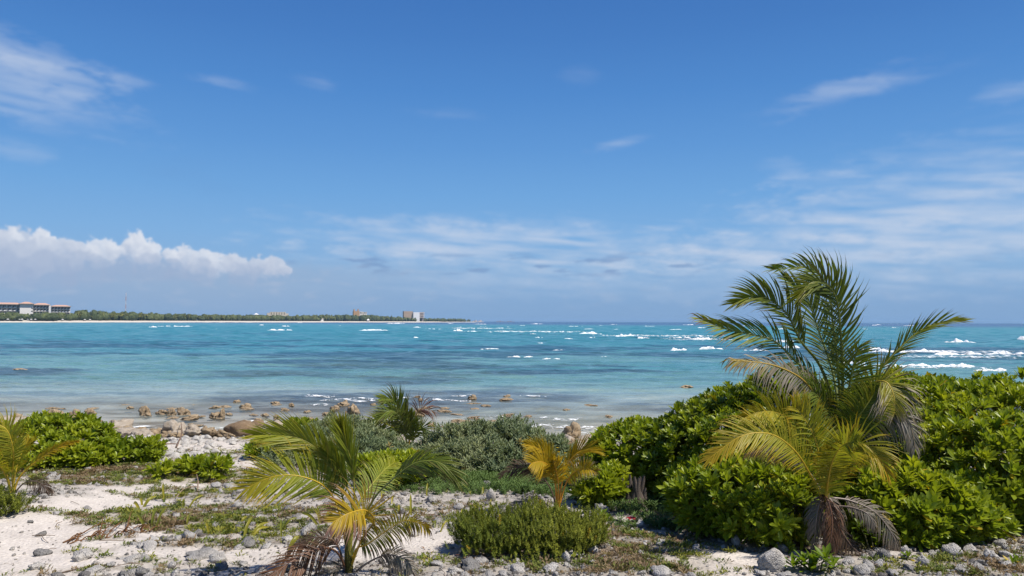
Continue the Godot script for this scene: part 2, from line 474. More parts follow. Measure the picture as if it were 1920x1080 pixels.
func make_sea() -> void:
	var rows := []
	var d := 18.5
	while d < 700.0:
		rows.append(d)
		d *= 1.0068
	while d < FAR_END:
		rows.append(d)
		d *= 1.06
	rows.append(FAR_END)
	var nx := 210
	var v := PackedVector3Array()
	var c := PackedColorArray()
	for r in rows:
		for k in nx + 1:
			var x: float = (float(k) / nx * 2.0 - 1.0) * 1.15 * (r + 3.0)
			v.append(Vector3(x, wave(x, -r), -r))
			c.append(sea_color(x, -r))
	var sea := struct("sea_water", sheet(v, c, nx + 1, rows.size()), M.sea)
	# breaking crests: place in the photo, width and height there
	rng.seed = 77
	var caps := [[330, 610, 74, 4], [288, 612, 20, 3], [415, 616, 26, 2], [525, 617, 62, 4], [490, 609, 16, 2], [535, 611, 26, 2], [705, 617, 68, 5], [858, 617, 22, 6], [885, 620, 36, 4], [960, 621, 62, 3], [1105, 623, 66, 6], [1173, 627, 46, 7], [1205, 632, 28, 5], [1275, 630, 50, 6], [1318, 633, 50, 6], [1272, 653, 42, 6], [973, 667, 56, 5], [1030, 671, 42, 4], [1133, 667, 16, 4], [1335, 651, 56, 6], [1420, 655, 60, 4], [1470, 637, 44, 6], [1480, 648, 48, 6],
		[1800, 637, 62, 8], [1915, 630, 30, 11], [1700, 655, 150, 8], [1800, 660, 160, 7], [1885, 659, 90, 8], [1640, 651, 60, 7], [1700, 680, 120, 9], [1790, 682, 100, 7], [1860, 689, 70, 8], [1600, 676, 60, 7], [1640, 656, 50, 6], [1012, 643, 30, 2], [920, 653, 40, 2], [1060, 655, 50, 2], [1110, 632, 16, 3], [780, 632, 12, 3], [1010, 632, 20, 3], [1000, 625, 20, 3], [1060, 634, 30, 3]]
	for k in 34:
		var px := rng.randf_range(560, 1330) if k < 22 else rng.randf_range(1350, 1900)
		caps.append([px, 601.5 + px * 0.0026 + 1.6 + pow(rng.randf(), 1.5) * 11.0, rng.randf_range(12, 38), rng.randf_range(1.0, 2.2)])
	for w in caps:
		crest(sea, w[0], w[1], w[2], w[3] * (1.35 if w[0] > 1250 and w[1] > 625 else 1.1))
	# thin lines of foam where small waves reach the rocks
	for w in [[600, 744, 60, 1.1], [660, 749, 110, 0.9], [745, 746, 60, 0.8], [840, 750, 90, 0.8], [860, 743, 50, 0.7], [1010, 800, 60, 0.9], [1090, 803, 110, 1.2], [1170, 807, 80, 0.9], [930, 780, 60, 0.5], [1275, 775, 50, 1.2], [770, 779, 40, 0.6], [600, 760, 40, 0.6], [1040, 786, 120, 0.5], [480, 790, 60, 0.4], [680, 752, 50, 0.8], [1000, 745, 50, 0.4], [250, 802, 120, 0.5], [385, 804, 140, 0.5], [520, 801, 110, 0.5], [1120, 815, 120, 0.5], [960, 806, 90, 0.5]]:
		lace(sea, w[0], w[1], w[2], w[3])
	for w in [[1240, 634, 260, 9.0], [1780, 662, 320, 8.0], [1800, 671, 300, 5.0], [1720, 690, 240, 4.0], [1330, 640, 200, 8.0], [900, 622, 150, 12.0], [1000, 627, 220, 12.0]]:
		lace(sea, w[0], w[1], w[2], w[3], 0.10, 0.22)

func crest(sea: Node3D, px: float, py: float, wpx: float, hpx: float) -> void:
	var o := sea_at(px, py + hpx * 0.5)
	var m := -o.z / F
	var half := wpx * m * 0.5
	var high := hpx * m * 0.62
	var deep := maxf(high * 3.2, 0.8)
	var nxs := clampi(int(wpx * 0.9), 10, 90)
	var nzs := 9
	var b := MB.new()
	var off := rng.randf() * 900.0
	var bow := rng.randf_range(-0.5, 0.5) * deep
	for r in nzs + 1:
		var s := float(r) / nzs                         # 0 towards the shore, 1 seaward
		var prof := ss(0.0, 0.3, s) * (1.0 - ss(0.35, 1.0, s) * 0.9)
		for k in nxs + 1:
			var t := float(k) / nxs * 2.0 - 1.0
			var env := pow(maxf(1.0 - t * t, 0.0), 0.6)
			var x := o.x + t * half
			var z := o.z + (0.45 - s) * deep + t * t * bow + nf.get_noise_2d(x / maxf(half, 1.0) * 2.0 + off, 3.0) * deep * 0.4
			var n := nf.get_noise_2d(x / high * 0.35 + off, z / high * 0.5)
			var n2 := nf.get_noise_2d(x / high * 1.2 + off, z / high * 1.4 + 50.0)
			var hump := nf.get_noise_2d(t * 3.0 + off, 1.0) * 1.3 + nf.get_noise_2d(t * 9.0 + off, 7.0) * 0.5
			var y := high * (env * prof * clampf(0.8 + hump * 0.75, 0.2, 1.3) + n2 * 0.2 + n * 0.25 - 0.2 - 0.3 * (1.0 - env))
			b.add(Vector3(x, wave(x, z) * 0.6 + y, z), Vector3.UP, Color(0.82, 0.84, 0.85, clampf(env * ss(0.0, 0.16, s) * ss(1.0, 0.55, s) * (0.6 + 1.6 * (0.45 + n + n2 * 0.8)), 0.0, 1.0)))
	for r in nzs:
		for k in nxs:
			var a := r * (nxs + 1) + k
			b.i.append_array([a, a + nxs + 1, a + 1, a + 1, a + nxs + 1, a + nxs + 2])
	b.smooth()
	part("whitecap", b.mesh(), M.foam, sea)

func lace(sea: Node3D, px: float, py: float, wpx: float, depth: float, amp := 0.045, thin := 0.35) -> void:
	var o := sea_at(px, py)
	var half := wpx * -o.z / F * 0.5
	var b := MB.new()
	var nxs := clampi(int(wpx * 1.1), 60, 260)
	var nzs := 14
	var g := maxf(1.0, -o.z / 55.0)
	var off := rng.randf() * 500.0
	for r in nzs + 1:
		var s := float(r) / nzs * 2.0 - 1.0
		for k in nxs + 1:
			var t := float(k) / nxs * 2.0 - 1.0
			var x := o.x + t * half
			var z := o.z - s * depth * 0.5 + nf.get_noise_2d(x * 1.3 + off, 9.0) * 0.6
			var n := nf.get_noise_2d(x * 3.0 / g + off, z * 6.0 / g) + (0.8 if g < 1.3 else 0.25) * nf.get_noise_2d(x * 12.0 / g, z * 16.0 / g)
			b.add(Vector3(x, wave(x, z) + 0.014 * pow(maxf(-z / 25.0, 0.5), 1.9) + amp * 0.3 * ss(0.8, 0.0, absf(s)), z), Vector3.UP, Color(0.8, 0.82, 0.82, clampf((n * 1.5 + thin - 0.9 * maxf(absf(s), t * t)) * 1.6, 0.0, 0.95)))
	for r in nzs:
		for k in nxs:
			var a := r * (nxs + 1) + k
			b.i.append_array([a, a + nxs + 1, a + 1, a + 1, a + nxs + 1, a + nxs + 2])
	b.smooth()
	part("foam_line", b.mesh(), M.foam, sea)

# ------------------------------------------------------------------ palms
func curve(pts: Array, steps: int) -> Array:
	var out := []
	var n := pts.size()
	for k in steps + 1:
		var f := float(k) / steps * (n - 1)
		var i := mini(int(f), n - 2)
		var t := f - i
		var a: Vector3 = pts[maxi(i - 1, 0)]
		var b: Vector3 = pts[i]
		var c: Vector3 = pts[i + 1]
		var d: Vector3 = pts[mini(i + 2, n - 1)]
		out.append(0.5 * ((2.0 * b) + (c - a) * t + (2.0 * a - 5.0 * b + 4.0 * c - d) * t * t + (3.0 * b - a - 3.0 * c + d) * t * t * t))
	return out

# o: len leaflet length, a angle from the rachis (degrees), droop, lift, wind, pairs, from (bare stalk share), cols [base, mid, tip of the frond], ends (dead leaflet ends), dead (how much of each leaflet), stalk colour, roll (degrees), thick
func frond(palm: Node3D, pts: Array, o: Dictionary, label := "") -> void:
	var steps := 40
	var c := curve(pts, steps)
	var total := 0.0
	for k in steps:
		total += (c[k + 1] - c[k]).length()
	var thick: float = o.get("thick", 0.016)
	var stalk := MB.new()
	var radii := []
	for k in steps + 1:
		radii.append(thick * (1.0 - 0.88 * pow(float(k) / steps, 0.6)))
	var sc: Color = o.stalk
	stalk.tube(c, radii, 5, sc, sc.lerp(o.cols[2], 0.6))
	var pairs := int(o.get("pairs", 58) * 1.12)
	var from: float = o.get("from", 0.28)
	var length: float = o.len
	var b := MB.new()
	var face: Vector3 = o.get("face", Vector3(0, 0.5, 0.85))
	var wind: Vector3 = Vector3(-0.55, 0.05, 0.1) * float(o.get("wind", 0.3))
	var droop: float = o.get("droop", 0.4)
	var dead: float = o.get("dead", 0.12)
	var cols: Array = o.cols
	var ends: Color = o.ends
	var wide: float = o.get("wide", 0.011) * (length / 0.4) * 0.5 + 0.003
	for k in pairs:
		var t := from + (1.0 - from) * (k + 0.5) / pairs
		var q := (t - from) / (1.0 - from)
		var fi := t * steps
		var i := mini(int(fi), steps - 1)
		var p: Vector3 = (c[i] as Vector3).lerp(c[i + 1], fi - i)
		var tan: Vector3 = (c[mini(i + 2, steps)] - c[maxi(i - 1, 0)]).normalized()
		var nn: Vector3 = (face - tan * face.dot(tan)).normalized().rotated(tan, deg_to_rad(o.get("roll", 0.0)))
		var side: Vector3 = tan.cross(nn).normalized()
		var fc: Color = (cols[0] as Color).lerp(cols[1], ss(0.0, 0.55, q)).lerp(cols[2], ss(0.5, 1.0, q))
		for sg in [-1.0, 1.0]:
			if rng.randf() < o.get("gaps", 0.05):
				continue
			var only: float = o.get("half", 0.0)
			if only * sg < 0.0 and rng.randf() < absf(only):
				continue
			var l := length * (0.55 + 0.45 * ss(0.0, 0.25, q)) * (1.0 - 0.55 * ss(0.55, 1.0, q)) * rng.randf_range(0.86, 1.06)
			var ang: float = deg_to_rad(o.get("a", 52.0)) * lerpf(1.12, 0.45, q * q) + rng.randf_range(-0.11, 0.11) + nf.get_noise_2d(k * 0.45 + sg * 40.0, total * 37.0) * 0.2
			var dir: Vector3 = (tan * cos(ang) + side * sg * sin(ang) + nn * (o.get("lift", 0.28) + rng.randf_range(-0.11, 0.11) + nf.get_noise_2d(k * 0.4 + sg * 70.0, total * 51.0) * 0.24)).normalized()
			var col := fc.lerp(fc * Color(0.72, 0.82, 0.8), rng.randf()).lerp(ends, 0.35 * ss(0.1, 0.5, nf.get_noise_2d(k * 0.5 + 9.0, total * 23.0 + sg * 8.0)))
			var my_dead := clampf(dead * rng.randf_range(0.4, 1.7) + (0.25 if rng.randf() < 0.06 else 0.0), 0.0, 1.0)
			var pos := p
			var prev := -1
			var segs := 5
			var curl := rng.randf_range(0.75, 1.3)
			for s in segs + 1:
				var e := float(s) / segs
				var w: float = wide * (0.55 + 1.3 * e if e < 0.35 else 1.0 - 0.99 * ss(0.35, 1.0, e)) * 1.0
				var across: Vector3 = tan - dir * tan.dot(dir)
				if across.length_squared() < 0.01:
					across = nn.cross(dir)
				across = across.normalized()
				var up: Vector3 = across.cross(dir).normalized()
				if up.dot(nn) < 0.0:
					up = -up
				var col2 := col.lerp(ends.lerp(ends * Color(1.35, 1.3, 1.25), rng.randf()), ss(1.0 - my_dead - 0.08, 1.0 - my_dead + 0.12, e) if my_dead > 0.02 else 0.0)
				var a0 := b.add(pos - across * w + up * w * 0.25, (up + across * 0.45).normalized(), col2)
				var a1 := b.add(pos, up, col2 * Color(1.05, 1.05, 0.95))
				var a2 := b.add(pos + across * w + up * w * 0.25, (up - across * 0.45).normalized(), col2)
				if prev >= 0:
					b.quad(prev, prev + 1, a1, a0)
					b.quad(prev + 1, prev + 2, a2, a1)
				prev = a0
				var bend := (1.0 + (2.2 if e > 1.0 - my_dead else 0.0)) * curl
				dir = (dir + Vector3(0, -droop, 0) * (0.10 + 0.30 * e) * bend + wind * (0.25 + 0.5 * e)).normalized()
				pos += dir * l / segs
	var f := part("frond", b.mesh(), M.frond, palm)
	if label:
		f.set_meta("label", label)
	part("midrib", stalk.mesh(), M.stalk, f)

var GREEN := Color(0.20, 0.245, 0.032)
var DARK := Color(0.118, 0.148, 0.03)
var LIME := Color(0.32, 0.32, 0.028)
var GOLD := Color(0.46, 0.31, 0.02)
var AMBER := Color(0.47, 0.31, 0.018)
var BROWN := Color(0.17, 0.105, 0.065)
var BRONZE := Color(0.19, 0.085, 0.042)
var GREY := Color(0.27, 0.235, 0.205)
var SOOT := Color(0.06, 0.042, 0.033)
var PURPLE := Color(0.17, 0.09, 0.075)

# kinds of frond: [base, mid, tip, leaflet ends, stalk, dead share]
func look(kind: String) -> Array:
	match kind:
		"green": return [GREEN, GREEN.lerp(LIME, 0.4), LIME, GOLD.lerp(BROWN, 0.4), Color(0.22, 0.21, 0.03), 0.1]
		"dark": return [DARK, DARK.lerp(GREEN, 0.5), GREEN, BROWN, Color(0.13, 0.15, 0.03), 0.14]
		"lime": return [LIME, LIME.lerp(GOLD, 0.15), LIME.lerp(GOLD, 0.6), GOLD, Color(0.42, 0.30, 0.02), 0.22]
		"yellow": return [LIME.lerp(GOLD, 0.35), LIME.lerp(GOLD, 0.6), GOLD, AMBER.lerp(BROWN, 0.4), Color(0.5, 0.32, 0.02), 0.2]
		"gold": return [GOLD, GOLD.lerp(AMBER, 0.3), GOLD, BROWN.lerp(PURPLE, 0.5), Color(0.55, 0.34, 0.02), 0.42]
		"orange": return [AMBER, AMBER.lerp(GOLD, 0.4), GOLD.lerp(AMBER, 0.3), AMBER, Color(0.5, 0.22, 0.015), 0.15]
		"fading": return [LIME.lerp(DARK, 0.4), LIME.lerp(GOLD, 0.3), GREEN.lerp(GOLD, 0.5), GREY, Color(0.42, 0.28, 0.03), 0.42]
		"dying": return [SOOT.lerp(GREY, 0.5), GREY.lerp(GOLD, 0.25), GOLD, GREY, Color(0.38, 0.24, 0.03), 0.7]
		"bronze": return [SOOT.lerp(BRONZE, 0.4), BRONZE, BRONZE.lerp(GREY, 0.3), BRONZE.lerp(GREY, 0.25), BRONZE * 0.8, 0.5]
		"soot": return [SOOT, SOOT.lerp(BROWN, 0.25), SOOT.lerp(BROWN, 0.5), SOOT.lerp(BROWN, 0.5), SOOT.lerp(BROWN, 0.4), 0.5]
	return [GREY.lerp(BROWN, 0.5), GREY, GREY.lerp(BROWN, 0.3), GREY.lerp(BROWN, 0.3), BROWN.lerp(GREY, 0.4), 0.5]

# pts: [photo x, photo y, metres nearer than the palm's foot]
func leaf(palm: Node3D, depth: float, pts: Array, kind: String, len: float, more := {}, label := "") -> void:
	var q := []
	for p in pts:
		q.append(at(p[0], p[1], depth - (p[2] if p.size() > 2 else 0.0)) - palm.position)
	var k := look(kind)
	var o := {"len": len, "cols": [k[0], k[1], k[2]], "ends": k[3], "stalk": k[4], "dead": k[5]}
	if kind in ["grey", "soot", "bronze"]:
		o.merge({"droop": 1.1, "lift": -0.1, "a": 45.0, "gaps": 0.12, "wide": 0.008})
	o.merge(more, true)
	frond(palm, q, o, label)

func stub(palm: Node3D, depth: float, pts: Array, r0: float, r1: float, col_a: Color, col_b: Color) -> void:
	var q := []
	for p in pts:
		q.append(at(p[0], p[1], depth - (p[2] if p.size() > 2 else 0.0)) - palm.position)
	var c := curve(q, 10)
	var rr := []
	for k in 11:
		rr.append(lerpf(r0, r1, k / 10.0) * (1.0 + 0.12 * (k % 2)))
	var b := MB.new()
	b.tube(c, rr, 9, col_a, col_b)
	part("trunk", b.mesh(), M.bark, palm)

func make_palms() -> void:
	rng.seed = 11
	# the one in front
	var g := ground_at(655, 1079)
	var d := -g.z
	var p := thing("coconut_palm", "young coconut palm nearest the viewer, green and yellow fronds over a fallen bronze one", "palm tree", g)
	stub(p, d, [[655, 1086], [654, 1060], [652, 1020], [655, 985]], 0.045, 0.02, Color(0.2, 0.17, 0.05), Color(0.2, 0.2, 0.04))
	leaf(p, d, [[655, 1000, -0.1], [675, 940, -0.2], [700, 905, -0.4], [722, 880, -0.7], [738, 868, -0.9]], "green", 0.28, {"roll": 20.0})
	leaf(p, d, [[653, 1040], [648, 960], [625, 880, 0.0], [590, 838, 0.05], [545, 818, 0.1], [478, 815, 0.15]], "green", 0.44, {"a": 34.0, "droop": 0.08, "lift": 0.2, "from": 0.26, "wind": 0.45, "pairs": 58, "face": Vector3(0, 0.35, 1), "cols": [GREEN, LIME * 0.9, LIME]})
	leaf(p, d, [[656, 1040], [664, 950], [661, 880, 0.05], [650, 835, 0.08], [640, 800, 0.1]], "green", 0.36, {"a": 16.0, "droop": 0.05, "lift": 0.1, "wind": 0.1, "from": 0.4, "face": Vector3(0.2, 0.3, 1), "dead": 0.02})
	leaf(p, d, [[656, 1040], [660, 950], [645, 900], [632, 870], [615, 845]], "green", 0.3, {"a": 20.0, "droop": 0.08, "lift": 0.15, "wind": 0.2, "from": 0.4, "face": Vector3(0.2, 0.3, 1), "dead": 0.02})
	leaf(p, d, [[658, 1040, 0.0], [695, 945, 0.0], [735, 900, 0.05], [780, 868, 0.1], [825, 868, 0.15], [858, 900, 0.2]], "dark", 0.36, {"a": 32.0, "droop": 0.8, "lift": 0.05, "wind": -0.5, "from": 0.42}, "dark green frond blown over to the right")
	leaf(p, d, [[652, 1050], [640, 975], [617, 921, 0.05], [575, 896, 0.15], [520, 892, 0.25], [462, 915, 0.3]], "yellow", 0.42, {"a": 56.0, "droop": 0.16, "lift": 0.05, "wind": 0.3, "from": 0.36, "face": Vector3(0.1, 0.35, 1), "pairs": 60, "cols": [GREEN, LIME, LIME.lerp(GOLD, 0.5)], "ends": GOLD}, "wide yellow-green frond arching to the left")
	leaf(p, d, [[656, 1065], [668, 1030], [690, 1020, 0.05], [722, 997, 0.1], [762, 976, 0.15], [803, 990, 0.2]], "gold", 0.26, {"a": 62.0, "droop": 0.5, "from": 0.3, "cols": [DARK, LIME.lerp(GOLD, 0.4), GOLD], "ends": SOOT.lerp(PURPLE, 0.5), "lift": 0.35, "roll": 30.0})
	leaf(p, d, [[655, 1070], [678, 1012, 0.05], [701, 978, 0.12], [686, 957, 0.3], [655, 962, 0.5], [626, 978, 0.6]], "gold", 0.42, {"a": 66.0, "droop": 0.3, "from": 0.36, "face": Vector3(-0.1, 0.4, 1), "ends": PURPLE, "dead": 0.45, "lift": 0.25, "roll": -10.0, "pairs": 56, "wind": 0.35}, "bent yellow frond with purple-brown ends")
	leaf(p, d, [[650, 1072], [632, 1036, 0.12], [605, 1028, 0.3], [560, 1045, 0.5], [500, 1085, 0.7], [455, 1120, 0.8]], "bronze", 0.46, {"roll": 10.0, "pairs": 62, "gaps": 0.04}, "drooping dead bronze frond")
	leaf(p, d, [[648, 1074], [636, 1030, 0.0], [618, 1010, 0.05], [580, 1010, 0.1], [540, 1036, 0.15]], "soot", 0.24, {}, "blackened dead frond")
	leaf(p, d, [[660, 1078], [690, 1055, 0.05], [725, 1041, 0.1], [758, 1050, 0.15], [786, 1090, 0.2]], "grey", 0.26, {"from": 0.4}, "grey dead frond")
	leaf(p, d, [[652, 1078], [640, 1062, 0.05], [610, 1072, 0.2], [575, 1100, 0.3]], "grey", 0.25, {"from": 0.2})
	# the orange one in the middle
	g = ground_at(1046, 962)
	d = -g.z
	p = thing("coconut_palm", "small orange-yellow coconut palm behind the low round shrub", "palm tree", g)
	leaf(p, d, [[1044, 960], [1042, 915], [1033, 872], [1016, 845], [988, 833, 0.1]], "orange", 0.3, {"from": 0.42, "a": 40.0, "wind": 0.5, "thick": 0.02})
	leaf(p, d, [[1047, 960], [1054, 905], [1066, 868], [1088, 846], [1117, 846]], "orange", 0.34, {"from": 0.42, "a": 24.0, "droop": 0.2, "wind": 0.0, "cols": [AMBER, GOLD, LIME.lerp(GOLD, 0.6)], "thick": 0.02})
	leaf(p, d, [[1044, 960, 0.0], [1041, 905, 0.1], [1030, 876, 0.2], [1015, 866, 0.3], [998, 868, 0.4]], "orange", 0.34, {"from": 0.38, "a": 58.0, "droop": 0.5, "thick": 0.02})
	leaf(p, d, [[1045, 960, 0.05], [1047, 910, 0.1], [1042, 880, 0.2], [1035, 866, 0.3]], "orange", 0.32, {"from": 0.35, "a": 40.0, "face": Vector3(0, 0.4, 1), "thick": 0.02})
	leaf(p, d, [[1047, 958], [1058, 915], [1072, 890, 0.1], [1095, 879, 0.2], [1118, 884, 0.25]], "orange", 0.24, {"from": 0.35, "ends": GREY, "dead": 0.3, "a": 60.0, "lift": 0.5, "thick": 0.018})
	leaf(p, d, [[1043, 950], [1030, 912], [1002, 882], [972, 876], [940, 890]], "soot", 0.26, {"droop": 0.5}, "dead dark frond")
	leaf(p, d, [[1043, 960], [1022, 944, 0.1], [998, 936, 0.2], [972, 945, 0.3], [948, 965, 0.35]], "grey", 0.28, {"from": 0.25}, "bowed grey dead frond")
	# the one by the water
	g = ground_at(765, 846)
	d = -g.z
	p = thing("coconut_palm", "thin dark-green coconut palm standing by the water between two grey-green shrubs", "palm tree", g)
	var thin := {"from": 0.22, "a": 44.0, "wind": 0.45, "droop": 0.35, "thick": 0.026, "wide": 0.017, "pairs": 46}
	leaf(p, d, [[766, 845], [760, 812], [752, 778], [740, 752], [716, 748, 0.2]], "dark", 0.62, thin)
	leaf(p, d, [[764, 845], [758, 808], [744, 776, 0.2], [726, 772, 0.4], [708, 790, 0.5]], "dark", 0.55, thin)
	leaf(p, d, [[762, 845], [750, 815], [732, 798, 0.1], [710, 792, 0.3], [684, 800, 0.4]], "green", 0.5, thin)
	leaf(p, d, [[760, 843], [742, 824], [722, 815], [704, 812], [684, 816]], "soot", 0.4, {"from": 0.3, "droop": 0.5, "thick": 0.02})
	leaf(p, d, [[766, 845], [772, 806], [780, 780], [791, 766], [812, 770]], "dying", 0.5, {"from": 0.55, "a": 50.0, "ends": PURPLE, "wind": -0.2, "cols": [PURPLE, PURPLE, BROWN], "gaps": 0.35, "pairs": 26, "thick": 0.022}, "withered brown frond")
	leaf(p, d, [[767, 845], [776, 818], [788, 803], [800, 812]], "dark", 0.42, thin)
	leaf(p, d, [[764, 845], [768, 815], [772, 792], [768, 775]], "dark", 0.45, thin)
	# the one cut by the left edge
	g = ground_at(24, 927)
	d = -g.z
	p = thing("coconut_palm", "yellow-green coconut palm cut by the left edge of the view", "palm tree", g)
	leaf(p, d, [[20, 926], [14, 890], [0, 845], [-30, 810], [-70, 812]], "lime", 0.5, {"thick": 0.022, "wind": 0.4})
	leaf(p, d, [[24, 926], [24, 885], [25, 845, 0.05], [12, 805, 0.1], [-20, 792, 0.15]], "lime", 0.42, {"thick": 0.022, "from": 0.3, "wind": 0.5, "roll": 20.0})
	leaf(p, d, [[24, 927], [38, 893], [72, 862], [108, 840], [144, 828]], "yellow", 0.24, {"thick": 0.024, "from": 0.3, "a": 20.0, "droop": 0.5, "ends": AMBER, "cols": [LIME, GOLD, AMBER], "wind": 0.0}, "narrow frond with an orange tip")
	leaf(p, d, [[23, 926], [29, 888], [40, 852, -0.1], [54, 828, -0.2]], "lime", 0.3, {"thick": 0.02, "a": 35.0})
	leaf(p, d, [[21, 926], [10, 890], [-10, 865, 0.2], [-40, 862, 0.4]], "lime", 0.4, {"thick": 0.022})
	leaf(p, d, [[26, 926], [45, 906, 0.0], [68, 903, 0.1], [84, 914, 0.2], [95, 936, 0.25]], "soot", 0.26, {"from": 0.3}, "small blackened dead frond")
	leaf(p, d, [[28, 930], [60, 934, 0.1], [95, 936, 0.2], [130, 938, 0.3]], "soot", 0.2, {"from": 0.1})
	leaf(p, d, [[18, 928], [4, 915, 0.0], [-8, 918, 0.0], [-20, 930, 0.0]], "soot", 0.2, {"from": 0.3})
	# the lime one at the right with its skirt of dead fronds
	g = ground_at(1552, 1040)
	d = -g.z
	p = thing("coconut_palm", "lime-yellow coconut palm with a hanging skirt of dead brown fronds", "palm tree", g)
	stub(p, d, [[1556, 1050], [1554, 1010], [1550, 960], [1547, 915]], 0.075, 0.035, Color(0.13, 0.1, 0.07), Color(0.18, 0.16, 0.05))
	leaf(p, d, [[1545, 935], [1525, 895, -0.3], [1490, 862, -0.4], [1450, 845, -0.4], [1400, 852, -0.4]], "soot", 0.24, {"from": 0.35})
	leaf(p, d, [[1548, 940, -0.1], [1550, 880, -0.3], [1545, 830, -0.5], [1530, 790, -0.7]], "green", 0.3, {"thick": 0.017})
	leaf(p, d, [[1546, 940], [1533, 880], [1515, 828], [1488, 790], [1440, 770, 0.1], [1396, 782, 0.2]], "lime", 0.44, {"thick": 0.019, "from": 0.26, "roll": -12.0, "a": 50.0, "wind": 0.2, "lift": 0.4, "pairs": 70, "dead": 0.08})
	leaf(p, d, [[1544, 940], [1522, 895, 0.1], [1490, 845, 0.2], [1445, 814, 0.3], [1390, 818, 0.4], [1332, 858, 0.45]], "lime", 0.4, {"thick": 0.02, "from": 0.25, "a": 50.0, "droop": 0.28, "lift": 0.1, "pairs": 76, "wind": 0.25, "cols": [LIME.lerp(GOLD, 0.2), LIME.lerp(GOLD, 0.3), GOLD]}, "long lime frond arching to the left")
	leaf(p, d, [[1548, 940], [1541, 880, 0.05], [1527, 820, 0.05], [1505, 780, 0.05], [1492, 765, 0.05]], "lime", 0.38, {"thick": 0.018, "from": 0.25, "half": 0.75, "a": 48.0, "roll": 10.0})
	leaf(p, d, [[1549, 940], [1560, 892, 0.1], [1585, 848, 0.2], [1612, 830, 0.3], [1640, 852, 0.4], [1662, 884, 0.45]], "lime", 0.38, {"thick": 0.018, "from": 0.25, "droop": 0.6, "a": 46.0, "wind": 0.0, "cols": [LIME, LIME.lerp(GOLD, 0.3), GOLD], "dead": 0.2})
	leaf(p, d, [[1548, 942], [1553, 900, 0.15], [1562, 862, 0.3], [1580, 835, 0.5], [1605, 826, 0.65]], "yellow", 0.38, {"thick": 0.018, "from": 0.22, "droop": 0.3, "a": 60.0, "wind": 0.1, "cols": [LIME.lerp(GOLD, 0.3), LIME, LIME]})
	leaf(p, d, [[1548, 942, 0.05], [1550, 905, 0.1], [1553, 870, 0.2], [1556, 840, 0.25]], "lime", 0.38, {"thick": 0.018, "from": 0.15, "a": 60.0, "face": Vector3(0.1, 0.4, 1), "wind": 0.1})
	leaf(p, d, [[1546, 930], [1552, 938, 0.15], [1560, 970, 0.22], [1558, 1010, 0.25], [1546, 1055, 0.25]], "bronze", 0.3, {"from": 0.05, "droop": 1.4, "roll": 180.0, "face": Vector3(0, 0.3, 1)}, "brown dead frond hanging over the trunk")
	leaf(p, d, [[1544, 930], [1536, 945, 0.1], [1530, 980, 0.15], [1526, 1030, 0.15]], "grey", 0.26, {"from": 0.05, "droop": 1.4, "face": Vector3(0, 0.3, 1)})
	leaf(p, d, [[1550, 930], [1562, 945, 0.05], [1572, 985, 0.1], [1572, 1040, 0.1]], "grey", 0.3, {"from": 0.05, "droop": 1.4, "face": Vector3(0, 0.3, 1)})
	leaf(p, d, [[1550, 933], [1592, 938, 0.0], [1640, 960, 0.05], [1672, 1000, 0.1], [1686, 1035, 0.1]], "grey", 0.3, {"from": 0.2}, "grey dead frond arched to the right")
	leaf(p, d, [[1554, 945], [1572, 985, 0.15], [1598, 1025, 0.2], [1635, 1055, 0.25], [1672, 1078, 0.3]], "soot", 0.24, {"from": 0.1, "droop": 0.8})
	leaf(p, d, [[1552, 950], [1590, 950, 0.1], [1625, 962, 0.2], [1640, 985, 0.25]], "grey", 0.2, {"from": 0.3, "gaps": 0.3})
	# the tall one above the bushes
	d = 9.9
	g = at(1582, 940, d)
	g.y = land(g.x, g.z)
	p = thing("coconut_palm", "tallest coconut palm, dark wind-blown fronds rising above the bushes against the sea", "palm tree", g)
	stub(p, d, [[1582, 985], [1582, 930], [1580, 860], [1578, 790]], 0.1, 0.06, Color(0.16, 0.13, 0.1), Color(0.18, 0.16, 0.06))
	var big := {"thick": 0.03, "from": 0.2, "a": 38.0, "wind": 0.55, "wide": 0.0115, "pairs": 62}
	var k := func(o: Dictionary) -> Dictionary:
		var r := big.duplicate()
		r.merge(o, true)
		return r
	leaf(p, d, [[1576, 790, -0.3], [1562, 700, -0.6], [1535, 620, -0.8], [1512, 560, -0.9], [1470, 520, -0.9]], "dark", 0.6, k.call({}))
	leaf(p, d, [[1578, 790], [1572, 700], [1562, 610], [1552, 540], [1515, 503, 0.1], [1448, 505, 0.2]], "dark", 0.52, k.call({"a": 36.0, "lift": 0.45, "cols": [DARK, GREEN, GREEN]}), "highest frond, its tip bent over to the left")
	leaf(p, d, [[1580, 790], [1580, 700, 0.1], [1576, 620, 0.2], [1568, 560, 0.25], [1545, 530, 0.35], [1518, 532, 0.45], [1496, 556, 0.5]], "dark", 0.64, k.call({"a": 40.0, "from": 0.12, "face": Vector3(0, 0.3, 1), "pairs": 60, "cols": [DARK, DARK, GREEN.lerp(LIME, 0.8)], "dead": 0.04}))
	leaf(p, d, [[1576, 790], [1540, 690], [1502, 640, 0.1], [1478, 592, 0.1], [1445, 563, 0.1], [1412, 556, 0.15], [1376, 570, 0.2]], "dark", 0.56, k.call({"cols": [DARK, DARK.lerp(GREEN, 0.6), GREEN.lerp(LIME, 0.85)], "lift": 0.4, "from": 0.3}))
	leaf(p, d, [[1572, 800], [1535, 720, 0.1], [1495, 680, 0.2], [1452, 640, 0.2], [1405, 626, 0.2], [1360, 617, 0.25], [1314, 598, 0.3]], "dark", 0.54, k.call({"cols": [DARK, GREEN, GREEN.lerp(LIME, 0.85)], "ends": PURPLE.lerp(BROWN, 0.5), "dead": 0.2, "pairs": 54, "droop": 0.5}))
